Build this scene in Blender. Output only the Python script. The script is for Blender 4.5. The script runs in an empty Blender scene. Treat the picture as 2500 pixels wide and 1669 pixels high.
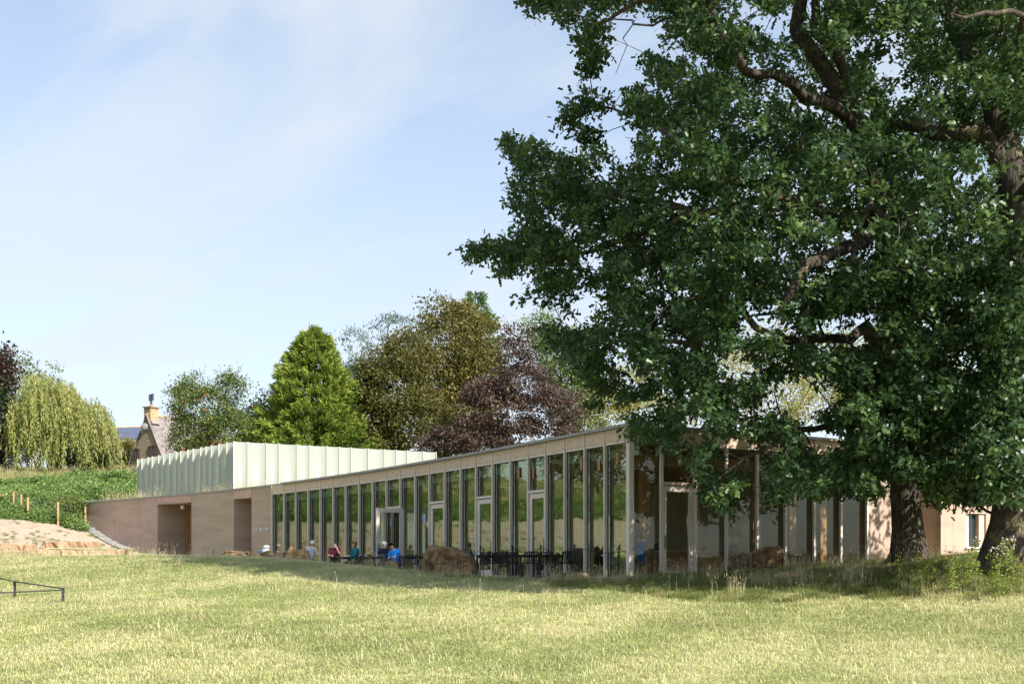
import bpy, bmesh, math, random
import numpy as np
from mathutils import Vector, Matrix, Euler
R = math.radians
random.seed(7)
rng = np.random.default_rng(11)
scene = bpy.context.scene
COL = scene.collection

# ------------------------------------------------------------------ camera, sky, sun, exposure
EYE = 0.37                      # eye height over the cafe floor (z = 0)
FPX, HU, HV = 40 / 36 * 2500, 1250.0, 1382.0
cd = bpy.data.cameras.new('camera')
cd.lens = 40; cd.sensor_width = 36; cd.shift_y = 0.219
cd.clip_start = 0.1; cd.clip_end = 3000
cam = bpy.data.objects.new('camera', cd)
cam.location = (0, 0, EYE); cam.rotation_euler = (R(90), 0, 0)
COL.objects.link(cam); scene.camera = cam

SUN_EL = R(40); SUN_H = Vector((0.73, -0.683)).normalized()
world = bpy.data.worlds.new('World'); scene.world = world
world.use_nodes = True
nt = world.node_tree; nt.nodes.clear()
def N(t, k, **p):
    n = t.nodes.new(k)
    for a, b in p.items(): setattr(n, a, b)
    return n
wo = N(nt, 'ShaderNodeOutputWorld')
sky = N(nt, 'ShaderNodeTexSky', sky_type='NISHITA', sun_disc=False, sun_elevation=SUN_EL,
        sun_rotation=math.atan2(SUN_H.x, SUN_H.y), altitude=60, air_density=1.0, dust_density=0.7, ozone_density=1.2)
b1 = N(nt, 'ShaderNodeBackground'); b1.inputs['Strength'].default_value = 0.11
nt.links.new(sky.outputs[0], b1.inputs['Color'])
b2 = N(nt, 'ShaderNodeBackground'); b2.inputs['Color'].default_value = (0.86, 0.93, 1.0, 1); b2.inputs['Strength'].default_value = 0.435
tc = N(nt, 'ShaderNodeTexCoord')
sx = N(nt, 'ShaderNodeSeparateXYZ'); nt.links.new(tc.outputs['Generated'], sx.inputs[0])
def M(op, a, b=None, c=None, t=nt):
    n = N(t, 'ShaderNodeMath', operation=op)
    for i, v in enumerate((a, b, c)):
        if v is None: continue
        if isinstance(v, (int, float)): n.inputs[i].default_value = v
        else: t.links.new(v, n.inputs[i])
    return n.outputs[0]
zz = M('ADD', M('MAXIMUM', sx.outputs[2], 0.0), 0.12)
cx = N(nt, 'ShaderNodeCombineXYZ')
nt.links.new(M('DIVIDE', sx.outputs[0], zz), cx.inputs[0]); nt.links.new(M('DIVIDE', sx.outputs[1], zz), cx.inputs[1])
mp = N(nt, 'ShaderNodeMapping', vector_type='TEXTURE'); mp.inputs['Rotation'].default_value = (0, 0, R(-40)); mp.inputs['Scale'].default_value = (1.5, 0.62, 1); mp.inputs['Location'].default_value = (0.35, 0.9, 0)
nt.links.new(cx.outputs[0], mp.inputs[0])
no = N(nt, 'ShaderNodeTexNoise'); no.inputs['Scale'].default_value = 1.5; no.inputs['Detail'].default_value = 7; no.inputs['Roughness'].default_value = 0.55; no.inputs['Distortion'].default_value = 0.5
nt.links.new(mp.outputs[0], no.inputs['Vector'])
rp = N(nt, 'ShaderNodeMapRange', clamp=True); rp.inputs[1].default_value = 0.44; rp.inputs[2].default_value = 0.70; rp.inputs[3].default_value = 0.22; rp.inputs[4].default_value = 0.92
nt.links.new(no.outputs[0], rp.inputs[0])
hz = N(nt, 'ShaderNodeMapRange', clamp=True); hz.inputs[1].default_value = 0.0; hz.inputs[2].default_value = 0.50; hz.inputs[3].default_value = 0.84; hz.inputs[4].default_value = 0.0
nt.links.new(sx.outputs[2], hz.inputs[0])
fac = M('SUBTRACT', 1.0, M('MULTIPLY', M('SUBTRACT', 1.0, rp.outputs[0]), M('SUBTRACT', 1.0, hz.outputs[0])))
mx = N(nt, 'ShaderNodeMixShader')
nt.links.new(fac, mx.inputs[0]); nt.links.new(b1.outputs[0], mx.inputs[1]); nt.links.new(b2.outputs[0], mx.inputs[2])
nt.links.new(mx.outputs[0], wo.inputs[0])

sd = bpy.data.lights.new('sun', 'SUN'); sd.energy = 4.1; sd.angle = R(0.5); sd.color = (1.0, 0.94, 0.85)
sun = bpy.data.objects.new('sun', sd); COL.objects.link(sun)
SUN = Vector((SUN_H.x * math.cos(SUN_EL), SUN_H.y * math.cos(SUN_EL), math.sin(SUN_EL)))
sun.rotation_euler = SUN.to_track_quat('Z', 'Y').to_euler(); sun.location = SUN * 200
scene.view_settings.view_transform = 'Standard'; scene.view_settings.look = 'None'
scene.view_settings.gamma = 1; scene.view_settings.use_curve_mapping = False
scene.view_settings.exposure = 1.14
scene.cycles.max_bounces = 8; scene.cycles.transparent_max_bounces = 16; scene.cycles.diffuse_bounces = 3
scene.cycles.caustics_reflective = False; scene.cycles.caustics_refractive = False
scene.cycles.use_denoising = True

# ------------------------------------------------------------------ helpers
def P(u, v, Y):
    """point seen at photo pixel (u, v) at the distance Y"""
    return Vector(((u - HU) / FPX * Y, Y, EYE + (HV - v) / FPX * Y))
def PX(u, Y): return (u - HU) / FPX * Y

class MB:
    def __init__(s): s.v = []; s.f = []; s.m = []
    def add(s, vs, fs, mi=0):
        b = len(s.v); s.v += [tuple(x) for x in vs]; s.f += [tuple(i + b for i in f) for f in fs]; s.m += [mi] * len(fs); return s
    def box(s, c, d, ax=None, mi=0):
        """centre, full size, axes (columns)"""
        c = Vector(c); A = ax or (Vector((1, 0, 0)), Vector((0, 1, 0)), Vector((0, 0, 1)))
        vs = [c + A[0] * (d[0] / 2 * i) + A[1] * (d[1] / 2 * j) + A[2] * (d[2] / 2 * k) for k in (-1, 1) for j in (-1, 1) for i in (-1, 1)]
        return s.add(vs, [(0, 2, 3, 1), (4, 5, 7, 6), (0, 1, 5, 4), (2, 6, 7, 3), (0, 4, 6, 2), (1, 3, 7, 5)], mi)
    def prism(s, poly, z0, z1, mi=0):
        """poly: list of (x, y) counter-clockwise"""
        n = len(poly); vs = [(p[0], p[1], z0) for p in poly] + [(p[0], p[1], z1) for p in poly]
        fs = [tuple(range(n - 1, -1, -1)), tuple(range(n, 2 * n))] + [(i, (i + 1) % n, n + (i + 1) % n, n + i) for i in range(n)]
        return s.add(vs, fs, mi)
    def tube(s, pts, rad, n=6, cap=True, mi=0):
        pts = [Vector(p) for p in pts]; k = len(pts)
        rad = rad if hasattr(rad, '__len__') else [rad] * k
        ref = None; vs = []; fs = []
        for i, p in enumerate(pts):
            d = (pts[min(i + 1, k - 1)] - pts[max(i - 1, 0)])
            d = d.normalized() if d.length > 1e-9 else Vector((0, 0, 1))
            if ref is None: ref = d.orthogonal().normalized()
            a = ref - d * ref.dot(d)
            a = a.normalized() if a.length > 1e-6 else d.orthogonal().normalized()
            ref = a; b = d.cross(a)
            vs += [p + (a * math.cos(2 * math.pi * j / n) + b * math.sin(2 * math.pi * j / n)) * rad[i] for j in range(n)]
        for i in range(k - 1):
            fs += [(i * n + j, i * n + (j + 1) % n, (i + 1) * n + (j + 1) % n, (i + 1) * n + j) for j in range(n)]
        if cap: fs += [tuple(range(n - 1, -1, -1)), tuple(range((k - 1) * n, k * n))]
        return s.add(vs, fs, mi)
    def ball(s, c, r, n=8, m=5, mi=0):
        c = Vector(c); r = r if hasattr(r, '__len__') else (r, r, r)
        vs = [c + Vector((0, 0, -r[2]))]; fs = []
        for i in range(1, m):
            t = -math.pi / 2 + math.pi * i / m
            vs += [c + Vector((r[0] * math.cos(t) * math.cos(2 * math.pi * j / n), r[1] * math.cos(t) * math.sin(2 * math.pi * j / n), r[2] * math.sin(t))) for j in range(n)]
        vs.append(c + Vector((0, 0, r[2]))); L = len(vs) - 1
        fs += [(0, 1 + (j + 1) % n, 1 + j) for j in range(n)]
        for i in range(m - 2):
            fs += [(1 + i * n + j, 1 + i * n + (j + 1) % n, 1 + (i + 1) * n + (j + 1) % n, 1 + (i + 1) * n + j) for j in range(n)]
        fs += [(1 + (m - 2) * n + j, 1 + (m - 2) * n + (j + 1) % n, L) for j in range(n)]
        return s.add(vs, fs, mi)
    def mesh(s, name, mats, smooth=False):
        me = bpy.data.meshes.new(name); me.from_pydata(s.v, [], s.f)
        for m in (mats if isinstance(mats, (list, tuple)) else [mats]): me.materials.append(m)
        if any(s.m): me.polygons.foreach_set('material_index', s.m)
        if smooth: me.polygons.foreach_set('use_smooth', [True] * len(me.polygons))
        me.update(); return me

def link(name, me, parent=None, loc=None):
    o = bpy.data.objects.new(name, me); COL.objects.link(o)
    if loc is not None: o.location = loc
    if parent is not None:
        o.parent = parent
        if parent.get('world_parts'): o.matrix_parent_inverse = Matrix.Translation(-Vector(parent['base']))
    return o
def tag(o, label=None, cat=None, group=None, kind=None):
    if label: o['label'] = label
    if cat: o['category'] = cat
    if group: o['group'] = group
    if kind: o['kind'] = kind
    return o
def thing(name, label, cat, loc=(0, 0, 0), rz=0.0, group=None, world_parts=True):
    """an Empty at the thing's base; parts are modelled in world space (world_parts) or round the base"""
    o = bpy.data.objects.new(name, None); COL.objects.link(o); o.empty_display_size = 0.2
    o.location = loc; o.rotation_euler = (0, 0, rz)
    if world_parts: o['world_parts'] = 1; o['base'] = tuple(float(x) for x in loc)
    return tag(o, label, cat, group)
def copy_thing(root, loc, rz, label, group=None, scale=None):
    r = root.copy(); COL.objects.link(r); r.location = loc; r.rotation_euler = (0, 0, rz); r['label'] = label
    if group: r['group'] = group
    if scale: r.scale = scale
    for ch in list(root.children):
        c = ch.copy(); COL.objects.link(c); c.parent = r
        for g in ch.children:
            d = g.copy(); COL.objects.link(d); d.parent = c
    return r

def np_mesh(name, V, F, mats, attrs=None, smooth=False):
    """V (n,3), F (m,k) arrays -> mesh; attrs {name: per-vertex floats}"""
    me = bpy.data.meshes.new(name); n, k = F.shape
    me.vertices.add(len(V)); me.vertices.foreach_set('co', np.ascontiguousarray(V, dtype=np.float32).ravel())
    me.loops.add(n * k); me.loops.foreach_set('vertex_index', np.ascontiguousarray(F, dtype=np.int32).ravel())
    me.polygons.add(n); me.polygons.foreach_set('loop_start', np.arange(0, n * k, k, dtype=np.int32))
    me.polygons.foreach_set('loop_total', np.full(n, k, dtype=np.int32))
    if smooth: me.polygons.foreach_set('use_smooth', np.ones(n, dtype=bool))
    for m in (mats if isinstance(mats, (list, tuple)) else [mats]): me.materials.append(m)
    for a, val in (attrs or {}).items():
        at = me.attributes.new(a, 'FLOAT', 'POINT'); at.data.foreach_set('value', np.ascontiguousarray(val, dtype=np.float32))
    me.update(calc_edges=True); return me

# ------------------------------------------------------------------ materials
def new_mat(name):
    m = bpy.data.materials.new(name); m.use_nodes = True; t = m.node_tree; t.nodes.clear()
    out = N(t, 'ShaderNodeOutputMaterial'); return m, t, out
def mixc(t, f, a, b, mode='MIX'):
    n = N(t, 'ShaderNodeMix', data_type='RGBA', blend_type=mode)
    for i, v in ((0, f), (6, a), (7, b)):
        if isinstance(v, (int, float)): n.inputs[i].default_value = v
        elif isinstance(v, tuple): n.inputs[i].default_value = (*v, 1) if len(v) == 3 else v
        else: t.links.new(v, n.inputs[i])
    return n.outputs[2]
def noise(t, scale, detail=4, stretch=None, coord='Object', rough=0.55):
    c = N(t, 'ShaderNodeTexCoord'); n = N(t, 'ShaderNodeTexNoise')
    n.inputs['Scale'].default_value = scale; n.inputs['Detail'].default_value = detail; n.inputs['Roughness'].default_value = rough
    if stretch:
        mpn = N(t, 'ShaderNodeMapping'); mpn.inputs['Scale'].default_value = stretch
        t.links.new(c.outputs[coord], mpn.inputs[0]); t.links.new(mpn.outputs[0], n.inputs['Vector'])
    else: t.links.new(c.outputs[coord], n.inputs['Vector'])
    return n.outputs[0]
def rng_node(t, v, a, b, c=0.0, d=1.0):
    n = N(t, 'ShaderNodeMapRange', clamp=True); t.links.new(v, n.inputs[0])
    for i, x in enumerate((a, b, c, d)): n.inputs[i + 1].default_value = x
    return n.outputs[0]
def surf(name, c1, c2=None, scale=6, rough=0.7, metal=0.0, bump=0.0, bscale=None, stretch=None, lo=0.35, hi=0.65, spec=0.3, trans=0.0, detail=4):
    m, t, out = new_mat(name); p = N(t, 'ShaderNodeBsdfPrincipled')
    p.inputs['Roughness'].default_value = rough; p.inputs['Metallic'].default_value = metal; p.inputs['Specular IOR Level'].default_value = spec
    if c2: t.links.new(mixc(t, rng_node(t, noise(t, scale, detail, stretch), lo, hi), c1, c2), p.inputs['Base Color'])
    else: p.inputs['Base Color'].default_value = (*c1, 1)
    if bump:
        b = N(t, 'ShaderNodeBump'); b.inputs['Strength'].default_value = bump; b.inputs['Distance'].default_value = 0.05
        t.links.new(noise(t, bscale or scale * 3, 5, stretch), b.inputs['Height']); t.links.new(b.outputs[0], p.inputs['Normal'])
    if trans:
        tr = N(t, 'ShaderNodeBsdfTranslucent'); tr.inputs[0].default_value = (*c1, 1); ms = N(t, 'ShaderNodeMixShader'); ms.inputs[0].default_value = trans
        t.links.new(p.outputs[0], ms.inputs[1]); t.links.new(tr.outputs[0], ms.inputs[2]); t.links.new(ms.outputs[0], out.inputs[0])
    else: t.links.new(p.outputs[0], out.inputs[0])
    return m
def leafy(name, dark, mid, light, rough=0.5, trans=0.25, spec=0.2, mottle=0.0):
    """leaf material: three leaf colours chosen leaf by leaf (attribute tint)"""
    m, t, out = new_mat(name); at = N(t, 'ShaderNodeAttribute', attribute_name='tint')
    cr = N(t, 'ShaderNodeValToRGB'); e = cr.color_ramp.elements
    e[0].position = 0.0; e[0].color = (*dark, 1); e[1].position = 1.0; e[1].color = (*light, 1)
    k = e.new(0.5); k.color = (*mid, 1)
    t.links.new(at.outputs['Fac'], cr.inputs[0])
    p = N(t, 'ShaderNodeBsdfPrincipled'); p.inputs['Roughness'].default_value = rough; p.inputs['Specular IOR Level'].default_value = spec
    t.links.new(cr.outputs[0], p.inputs['Base Color'])
    tr = N(t, 'ShaderNodeBsdfTranslucent'); t.links.new(mixc(t, 0.5, cr.outputs[0], tuple(min(1, x * 1.5) for x in light)), tr.inputs[0])
    ms = N(t, 'ShaderNodeMixShader'); ms.inputs[0].default_value = trans
    t.links.new(p.outputs[0], ms.inputs[1]); t.links.new(tr.outputs[0], ms.inputs[2]); t.links.new(ms.outputs[0], out.inputs[0])
    return m
def layered_concrete(name, a, b, c):
    """cast in lifts: bands of slightly different mix, fine grit"""
    m, t, out = new_mat(name); p = N(t, 'ShaderNodeBsdfPrincipled'); p.inputs['Roughness'].default_value = 0.9; p.inputs['Specular IOR Level'].default_value = 0.15
    band = noise(t, 1.0, 4, (0.35, 0.35, 2.4)); big = noise(t, 0.8, 5); grit = noise(t, 22, 6)
    col = mixc(t, rng_node(t, band, 0.38, 0.62), a, b)
    col = mixc(t, rng_node(t, big, 0.45, 0.75, 0, 0.55), col, c)
    col = mixc(t, rng_node(t, grit, 0.32, 0.66, 0, 0.6), col, tuple(x * 0.66 for x in a))
    t.links.new(col, p.inputs['Base Color'])
    bm_ = N(t, 'ShaderNodeBump'); bm_.inputs['Strength'].default_value = 0.5; bm_.inputs['Distance'].default_value = 0.02
    t.links.new(grit, bm_.inputs['Height']); t.links.new(bm_.outputs[0], p.inputs['Normal']); t.links.new(p.outputs[0], out.inputs[0]); return m
def glass_mat(name, tint, ior, wob=0.0):
    m, t, out = new_mat(name)
    tr = N(t, 'ShaderNodeBsdfTransparent'); tr.inputs[0].default_value = (*tint, 1)
    gl = N(t, 'ShaderNodeBsdfGlossy'); gl.inputs['Roughness'].default_value = 0.004; gl.inputs['Color'].default_value = (0.95, 0.97, 0.93, 1)
    fr = N(t, 'ShaderNodeFresnel'); fr.inputs[0].default_value = ior; ge = N(t, 'ShaderNodeNewGeometry')
    f = M('MULTIPLY', fr.outputs[0], M('SUBTRACT', 1.0, ge.outputs['Backfacing'], t=t), t=t)
    if wob:
        b = N(t, 'ShaderNodeBump'); b.inputs['Strength'].default_value = wob; b.inputs['Distance'].default_value = 0.02
        t.links.new(noise(t, 1.3, 2, (1, 1, 1.6)), b.inputs['Height']); t.links.new(b.outputs[0], gl.inputs['Normal'])
    ms = N(t, 'ShaderNodeMixShader'); t.links.new(f, ms.inputs[0]); t.links.new(tr.outputs[0], ms.inputs[1]); t.links.new(gl.outputs[0], ms.inputs[2])
    t.links.new(ms.outputs[0], out.inputs[0]); return m

MT = {}
MT['concrete'] = layered_concrete('layered concrete', (0.47, 0.342, 0.268), (0.58, 0.435, 0.352), (0.555, 0.437, 0.375))
MT['lintel'] = surf('pink cast lintel', (0.50, 0.32, 0.27), (0.58, 0.40, 0.35), 3, 0.85, bump=0.15, bscale=30)
MT['larch'] = surf('weathered larch', (0.70, 0.545, 0.42), (0.55, 0.40, 0.30), 3.0, 0.7, stretch=(1.2, 1.2, 14), lo=0.40, hi=0.60, bump=0.1, bscale=10)
MT['fin'] = surf('silvered larch fin', (0.80, 0.71, 0.63), (0.62, 0.53, 0.46), 5, 0.7, stretch=(6, 6, 0.5), bump=0.1)
MT['oakwood'] = surf('warm timber', (0.42, 0.23, 0.11), (0.33, 0.17, 0.08), 4, 0.55, stretch=(1, 1, 0.3))
MT['ply'] = surf('pale ply', (0.55, 0.42, 0.24), (0.48, 0.35, 0.19), 3, 0.5, stretch=(1, 1, 6))
MT['gasket'] = surf('black gasket', (0.022, 0.022, 0.028), rough=0.5)
MT['metal'] = surf('zinc coping', (0.36, 0.34, 0.325), (0.29, 0.275, 0.265), 2, 0.65, metal=0.0)
MT['glass'] = glass_mat('glazing', (0.86, 0.90, 0.82), 8.2, 0.07)
MT['glass_clear'] = glass_mat('clear glazing', (0.92, 0.94, 0.91), 1.75, 0.03)
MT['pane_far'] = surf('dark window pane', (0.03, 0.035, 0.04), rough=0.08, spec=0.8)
MT['plaster'] = surf('cream plaster', (0.54, 0.46, 0.33), (0.50, 0.42, 0.30), 2, 0.9)
MT['floor'] = surf('polished floor', (0.20, 0.17, 0.14), (0.16, 0.135, 0.11), 2, 0.4)
MT['pelmet'] = surf('pale green blind', (0.66, 0.80, 0.72), rough=0.8)  # pale bulkhead; the green cast of the glass is put into its colour
MT['grp'] = surf('ribbed translucent polymer', (0.60, 0.625, 0.56), (0.66, 0.68, 0.61), 14, 0.35, stretch=(0.6, 0.6, 3), trans=0.6, spec=0.45)
MT['grp_rib'] = surf('polymer rib', (0.50, 0.50, 0.39), rough=0.5)
MT['black'] = surf('black powder coat', (0.018, 0.019, 0.022), rough=0.45)
MT['steel'] = surf('dark weathered steel', (0.045, 0.045, 0.05), (0.075, 0.07, 0.07), 9, 0.6)
MT['paving'] = surf('buff paving', (0.36, 0.31, 0.26), (0.28, 0.24, 0.20), 1.5, 0.85, bump=0.2, bscale=12)
MT['boulder'] = surf('brown sandstone boulder', (0.095, 0.055, 0.028), (0.31, 0.20, 0.10), 2.6, 0.9, bump=1.0, bscale=9, lo=0.36, hi=0.60, detail=8)
MT['boulder_grey'] = surf('lichened sandstone boulder', (0.085, 0.06, 0.045), (0.25, 0.175, 0.11), 3.2, 0.9, bump=1.0, bscale=10, detail=8)
MT['block'] = surf('quarried stone block', (0.44, 0.32, 0.21), (0.37, 0.23, 0.14), 1.1, 0.9, bump=0.7, bscale=4, lo=0.4, hi=0.62)
MT['gravel'] = surf('grey gravel', (0.20, 0.20, 0.20), (0.34, 0.33, 0.31), 18, 0.95, bump=1.0, bscale=26)
MT['sand'] = surf('pale sandy soil', (0.40, 0.33, 0.25), (0.31, 0.25, 0.185), 1.6, 0.95, bump=0.9, bscale=8, detail=7)
MT['post'] = surf('new pine stake', (0.52, 0.34, 0.17), (0.45, 0.28, 0.13), 6, 0.7, stretch=(3, 3, 0.4))
MT['wire'] = surf('galvanised wire', (0.32, 0.33, 0.34), rough=0.4, metal=0.7)
MT['soil'] = surf('scrubby soil', (0.16, 0.15, 0.07), (0.10, 0.13, 0.04), 0.7, 0.95, bump=0.5)
MT['white'] = surf('white paint', (0.78, 0.79, 0.80), rough=0.35)
MT['steel_letter'] = surf('brushed steel letter', (0.74, 0.74, 0.72), rough=0.4)
def lawn_mat(name, g1, g2, straw, s1=0.35):
    m, t, out = new_mat(name); p = N(t, 'ShaderNodeBsdfPrincipled'); p.inputs['Roughness'].default_value = 0.95; p.inputs['Specular IOR Level'].default_value = 0.1
    col = mixc(t, rng_node(t, noise(t, 1.6, 6), 0.35, 0.65), g1, g2)
    col = mixc(t, rng_node(t, noise(t, s1, 6), 0.42, 0.62), col, straw)
    col = mixc(t, rng_node(t, noise(t, 30, 3), 0.4, 0.7, 0, 0.6), col, tuple(x * 0.55 for x in g1))
    t.links.new(col, p.inputs['Base Color']); b = N(t, 'ShaderNodeBump'); b.inputs['Strength'].default_value = 1; b.inputs['Distance'].default_value = 0.06
    t.links.new(noise(t, 24, 4), b.inputs['Height']); t.links.new(b.outputs[0], p.inputs['Normal']); t.links.new(p.outputs[0], out.inputs[0]); return m
MT['lawn'] = lawn_mat('meadow turf', (0.24, 0.29, 0.09), (0.38, 0.40, 0.16), (0.58, 0.54, 0.31))
MT['hill'] = lawn_mat('hillside turf', (0.12, 0.17, 0.05), (0.18, 0.22, 0.07), (0.34, 0.30, 0.15), 0.2)

# ------------------------------------------------------------------ where the long curved front stands
H_ROOF = 4.59
_s = np.array([(201, 1223.7), (280, 1218.6), (385, 1209.6), (571, 1193), (666, 1181.5), (758.6, 1170), (895, 1151), (1065, 1122.6), (1165, 1105), (1244, 1091), (1340, 1071.5), (1440, 1056), (1525, 1038), (1540, 1035)])
_Z = FPX * (H_ROOF - EYE) / (HV - _s[:, 1]); _X = (_s[:, 0] - HU) / FPX * _Z
_pf = np.polyfit(_Z - 50, _X, 3)
def fx(Z): return float(np.polyval(_pf, Z - 50))
def front(u):
    """plan point, unit tangent (towards the far left end) and outward normal of the curved front at column u"""
    lo, hi = 30.0, 85.0
    for _ in range(50):
        mid = (lo + hi) / 2
        if fx(mid) - PX(u, mid) > 0: lo = mid
        else: hi = mid
    Z = (lo + hi) / 2; t = Vector((fx(Z + 0.05) - fx(Z - 0.05), 0.1)).normalized()
    return Vector((fx(Z), Z)), t, Vector((-t.y, t.x))
CN, T0, N0 = front(1540)                         # the glazed corner
E2 = T0.copy(); E1 = Vector((T0.y, -T0.x)); NR = -E2  # along the short front, and its outward normal
_e = (Vector((PX(2053, 38.06), 38.06)) - CN).normalized(); E1 = _e; NR = Vector((E1.y, -E1.x)); E2 = -NR
def side(u):
    """distance along the short front seen at column u"""
    k = (u - HU) / FPX
    return (k * CN.y - CN.x) / (E1.x - k * E1.y)
def sp(s, out=0.0): return CN + E1 * s + NR * out
V3 = lambda p, z: Vector((p[0], p[1], z))

# ------------------------------------------------------------------ terrain
_cp = [(-30, 0, -1.6), (-10, 0, -1.35), (0, 0, -1.25), (10, 0, -1.25), (30, 0, -1.2),
 (-10, 15.7, -1.22), (0, 15.7, -1.25), (10, 15.7, -1.22), (-25, 15, -1.2), (25, 15, -1.1),
 (-24, 25, -.6), (-11, 25, -.52), (0, 24, -.60), (8, 24, -.48), (14, 24, -.3), (28, 25, -.2),
 (-18, 35, .12), (-9, 34, .05), (-3, 30, -.24), (0, 30.5, -.12), (2.7, 29.5, -.16), (5.3, 30, -.02), (8.2, 31.5, .18), (11, 32.5, .42), (11.6, 27, .15), (17, 31, .5), (28, 34, .7),
 (-3.4, 38, .20), (-6.8, 42, .46), (-12.2, 45.5, .66), (-19, 46.5, .62), (-26, 46, .62), (-36, 45, .7),
 (3.2, 32.4, -.02), (1.2, 34.3, -.05), (-1.2, 38, -.05), (-4.2, 43.2, -.05), (-8, 48, -.05), (-12.5, 53.5, .0), (-17, 58, .2),
 (-20, 60, .60), (-25.6, 60, .72), (-31, 59, .9), (-21.4, 65, 1.0), (-26.3, 64.5, 1.45), (-31, 63.5, 1.7), (-23.4, 69.5, 1.3),
 (-25.6, 72, 2.1), (-27.6, 73.4, 3.0), (-29, 70.3, 2.95), (-33, 69, 3.1), (-40, 68, 3.0), (-46, 60, 2.2), (-45, 52, 1.6),
 (-34, 80, 5.4), (-29.5, 82, 5.4), (-27.5, 78, 4.6), (-45, 77, 5.2), (-55, 66, 4.8), (-58, 52, 3.6), (-35, 92, 7.6), (-28, 92, 7.5), (-58, 82, 7.4), (-70, 60, 6.5), (-34, 100, 8.6), (-60, 110, 10),
 (-36, 122, 10.3), (-15, 90, 6.6), (0, 90, 6.2), (20, 80, 4.5), (30, 60, 2.5), (-10, 110, 9), (20, 110, 8), (45, 90, 6), (-40, 140, 12), (20, 140, 11), (60, 130, 9), (-95, 40, 5.5), (-100, 70, 9), (-100, 100, 11.5), (-100, 130, 14), (-130, 80, 12), (-130, 20, 6), (45, 40, 1.2), (60, 10, -.5), (-60, 10, -.8), (-60, 32, 1.5)]
_cp = np.array(_cp, float)
def _k(r2): return np.where(r2 < 1e-9, 0.0, 0.5 * r2 * np.log(r2 + 1e-12))
_d2 = ((_cp[:, None, :2] - _cp[None, :, :2]) ** 2).sum(-1)
_n = len(_cp); _A = np.zeros((_n + 3, _n + 3)); _A[:_n, :_n] = _k(_d2) + np.eye(_n) * 0.4
_A[:_n, _n:] = np.c_[np.ones(_n), _cp[:, :2]]; _A[_n:, :_n] = _A[:_n, _n:].T
_w = np.linalg.solve(_A, np.r_[_cp[:, 2], 0, 0, 0])
def ground_np(X, Y):
    X = np.asarray(X, float).ravel(); Y = np.asarray(Y, float).ravel(); out = np.empty(len(X))
    for i in range(0, len(X), 20000):
        x, y = X[i:i + 20000], Y[i:i + 20000]
        r2 = (x[:, None] - _cp[None, :, 0]) ** 2 + (y[:, None] - _cp[None, :, 1]) ** 2
        out[i:i + 20000] = _k(r2) @ _w[:_n] + _w[_n] + _w[_n + 1] * x + _w[_n + 2] * y
    out += 0.035 * np.sin(X * 0.9 + 1.3 * np.sin(Y * 0.37)) * np.sin(Y * 0.71 + 0.6)
    return out
def ground(x, y): return float(ground_np([x], [y])[0])

# building outline in plan (front curve, corner, short front, then round the back)
STEP = 1.25                                       # the right hand wall steps forward by this much
S_GL, S_ST = side(2110), side(2232)
foot = [front(u)[0] for u in (120, 201, 280, 340, 385, 467, 571, 614, 666, 760, 860, 960, 1060, 1160, 1260, 1360, 1450)] + [CN]
foot += [sp(S_ST), sp(S_ST, STEP), sp(S_ST + 14, STEP), sp(S_ST + 14, -22), Vector((2.0, 78)), Vector((-20, 84)), Vector((-29.5, 80))]
foot_np = np.array([(p.x, p.y) for p in foot])
def inside(X, Y, poly):
    X = np.asarray(X); Y = np.asarray(Y); r = np.zeros(X.shape, bool); n = len(poly)
    for i in range(n):
        x1, y1 = poly[i]; x2, y2 = poly[(i + 1) % n]
        c = ((y1 > Y) != (y2 > Y))
        with np.errstate(divide='ignore', invalid='ignore'): r ^= c & (X < (x2 - x1) * (Y - y1) / (y2 - y1) + x1)
    return r

bank_poly = [(-23.6, 63.2), (-21.5, 66.5), (-23.2, 69.9), (-25.8, 72.6), (-27.0, 73.6), (-29.0, 71.0), (-33.5, 70.0), (-38, 71.0), (-44, 72), (-53, 67), (-58, 59), (-60, 50), (-50, 49), (-46, 56), (-40, 61.5), (-32, 63.0)]
def grid_obj(name, x0, x1, y0, y1, st, keep, m):
    xs = np.arange(x0, x1 + 1e-6, st); ys = np.arange(y0, y1 + 1e-6, st); GX, GY = np.meshgrid(xs, ys)
    Z = ground_np(GX, GY).reshape(GX.shape); nx = len(xs)
    i, j = np.meshgrid(np.arange(nx - 1), np.arange(len(ys) - 1)); a = (j * nx + i).ravel()
    F = np.stack([a, a + 1, a + nx + 1, a + nx], 1)
    cxx = GX.ravel()[F].mean(1); cyy = GY.ravel()[F].mean(1); F = F[keep(cxx, cyy)]
    V = np.stack([GX.ravel(), GY.ravel(), Z.ravel()], 1); used = np.unique(F); mpx = np.full(len(V), -1); mpx[used] = np.arange(len(used))
    return tag(link(name, np_mesh(name, V[used], mpx[F], m, smooth=True)), kind='structure')
def _split(cx, cy): return cy < 59.0 - 0.0 * cx
nofoot = lambda cx, cy: ~inside(cx, cy, foot_np)
inbank = lambda cx, cy: inside(cx, cy, bank_poly)
grid_obj('lawn', -62, 62, -6, 60, 0.4, lambda a, b: nofoot(a, b) & ~inbank(a, b), MT['lawn'])
grid_obj('earth_bank', -62, 0, 48, 76, 0.4, lambda a, b: inbank(a, b) & nofoot(a, b), MT['sand'])
grid_obj('hillside', -62.0, 62, 60, 141, 0.5, lambda a, b: nofoot(a, b) & ~inbank(a, b), MT['hill'])
grid_obj('meadow', -140.0, -62, -6, 140, 2.0, lambda a, b: a < 1e9, MT['hill'])
mb = MB(); mb.add([(-1500, -200, -3), (1500, -200, -3), (1500, 2500, -3), (-1500, 2500, -3)], [(0, 1, 2, 3)])
tag(link('field', mb.mesh('field', MT['hill'])), kind='structure')

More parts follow.
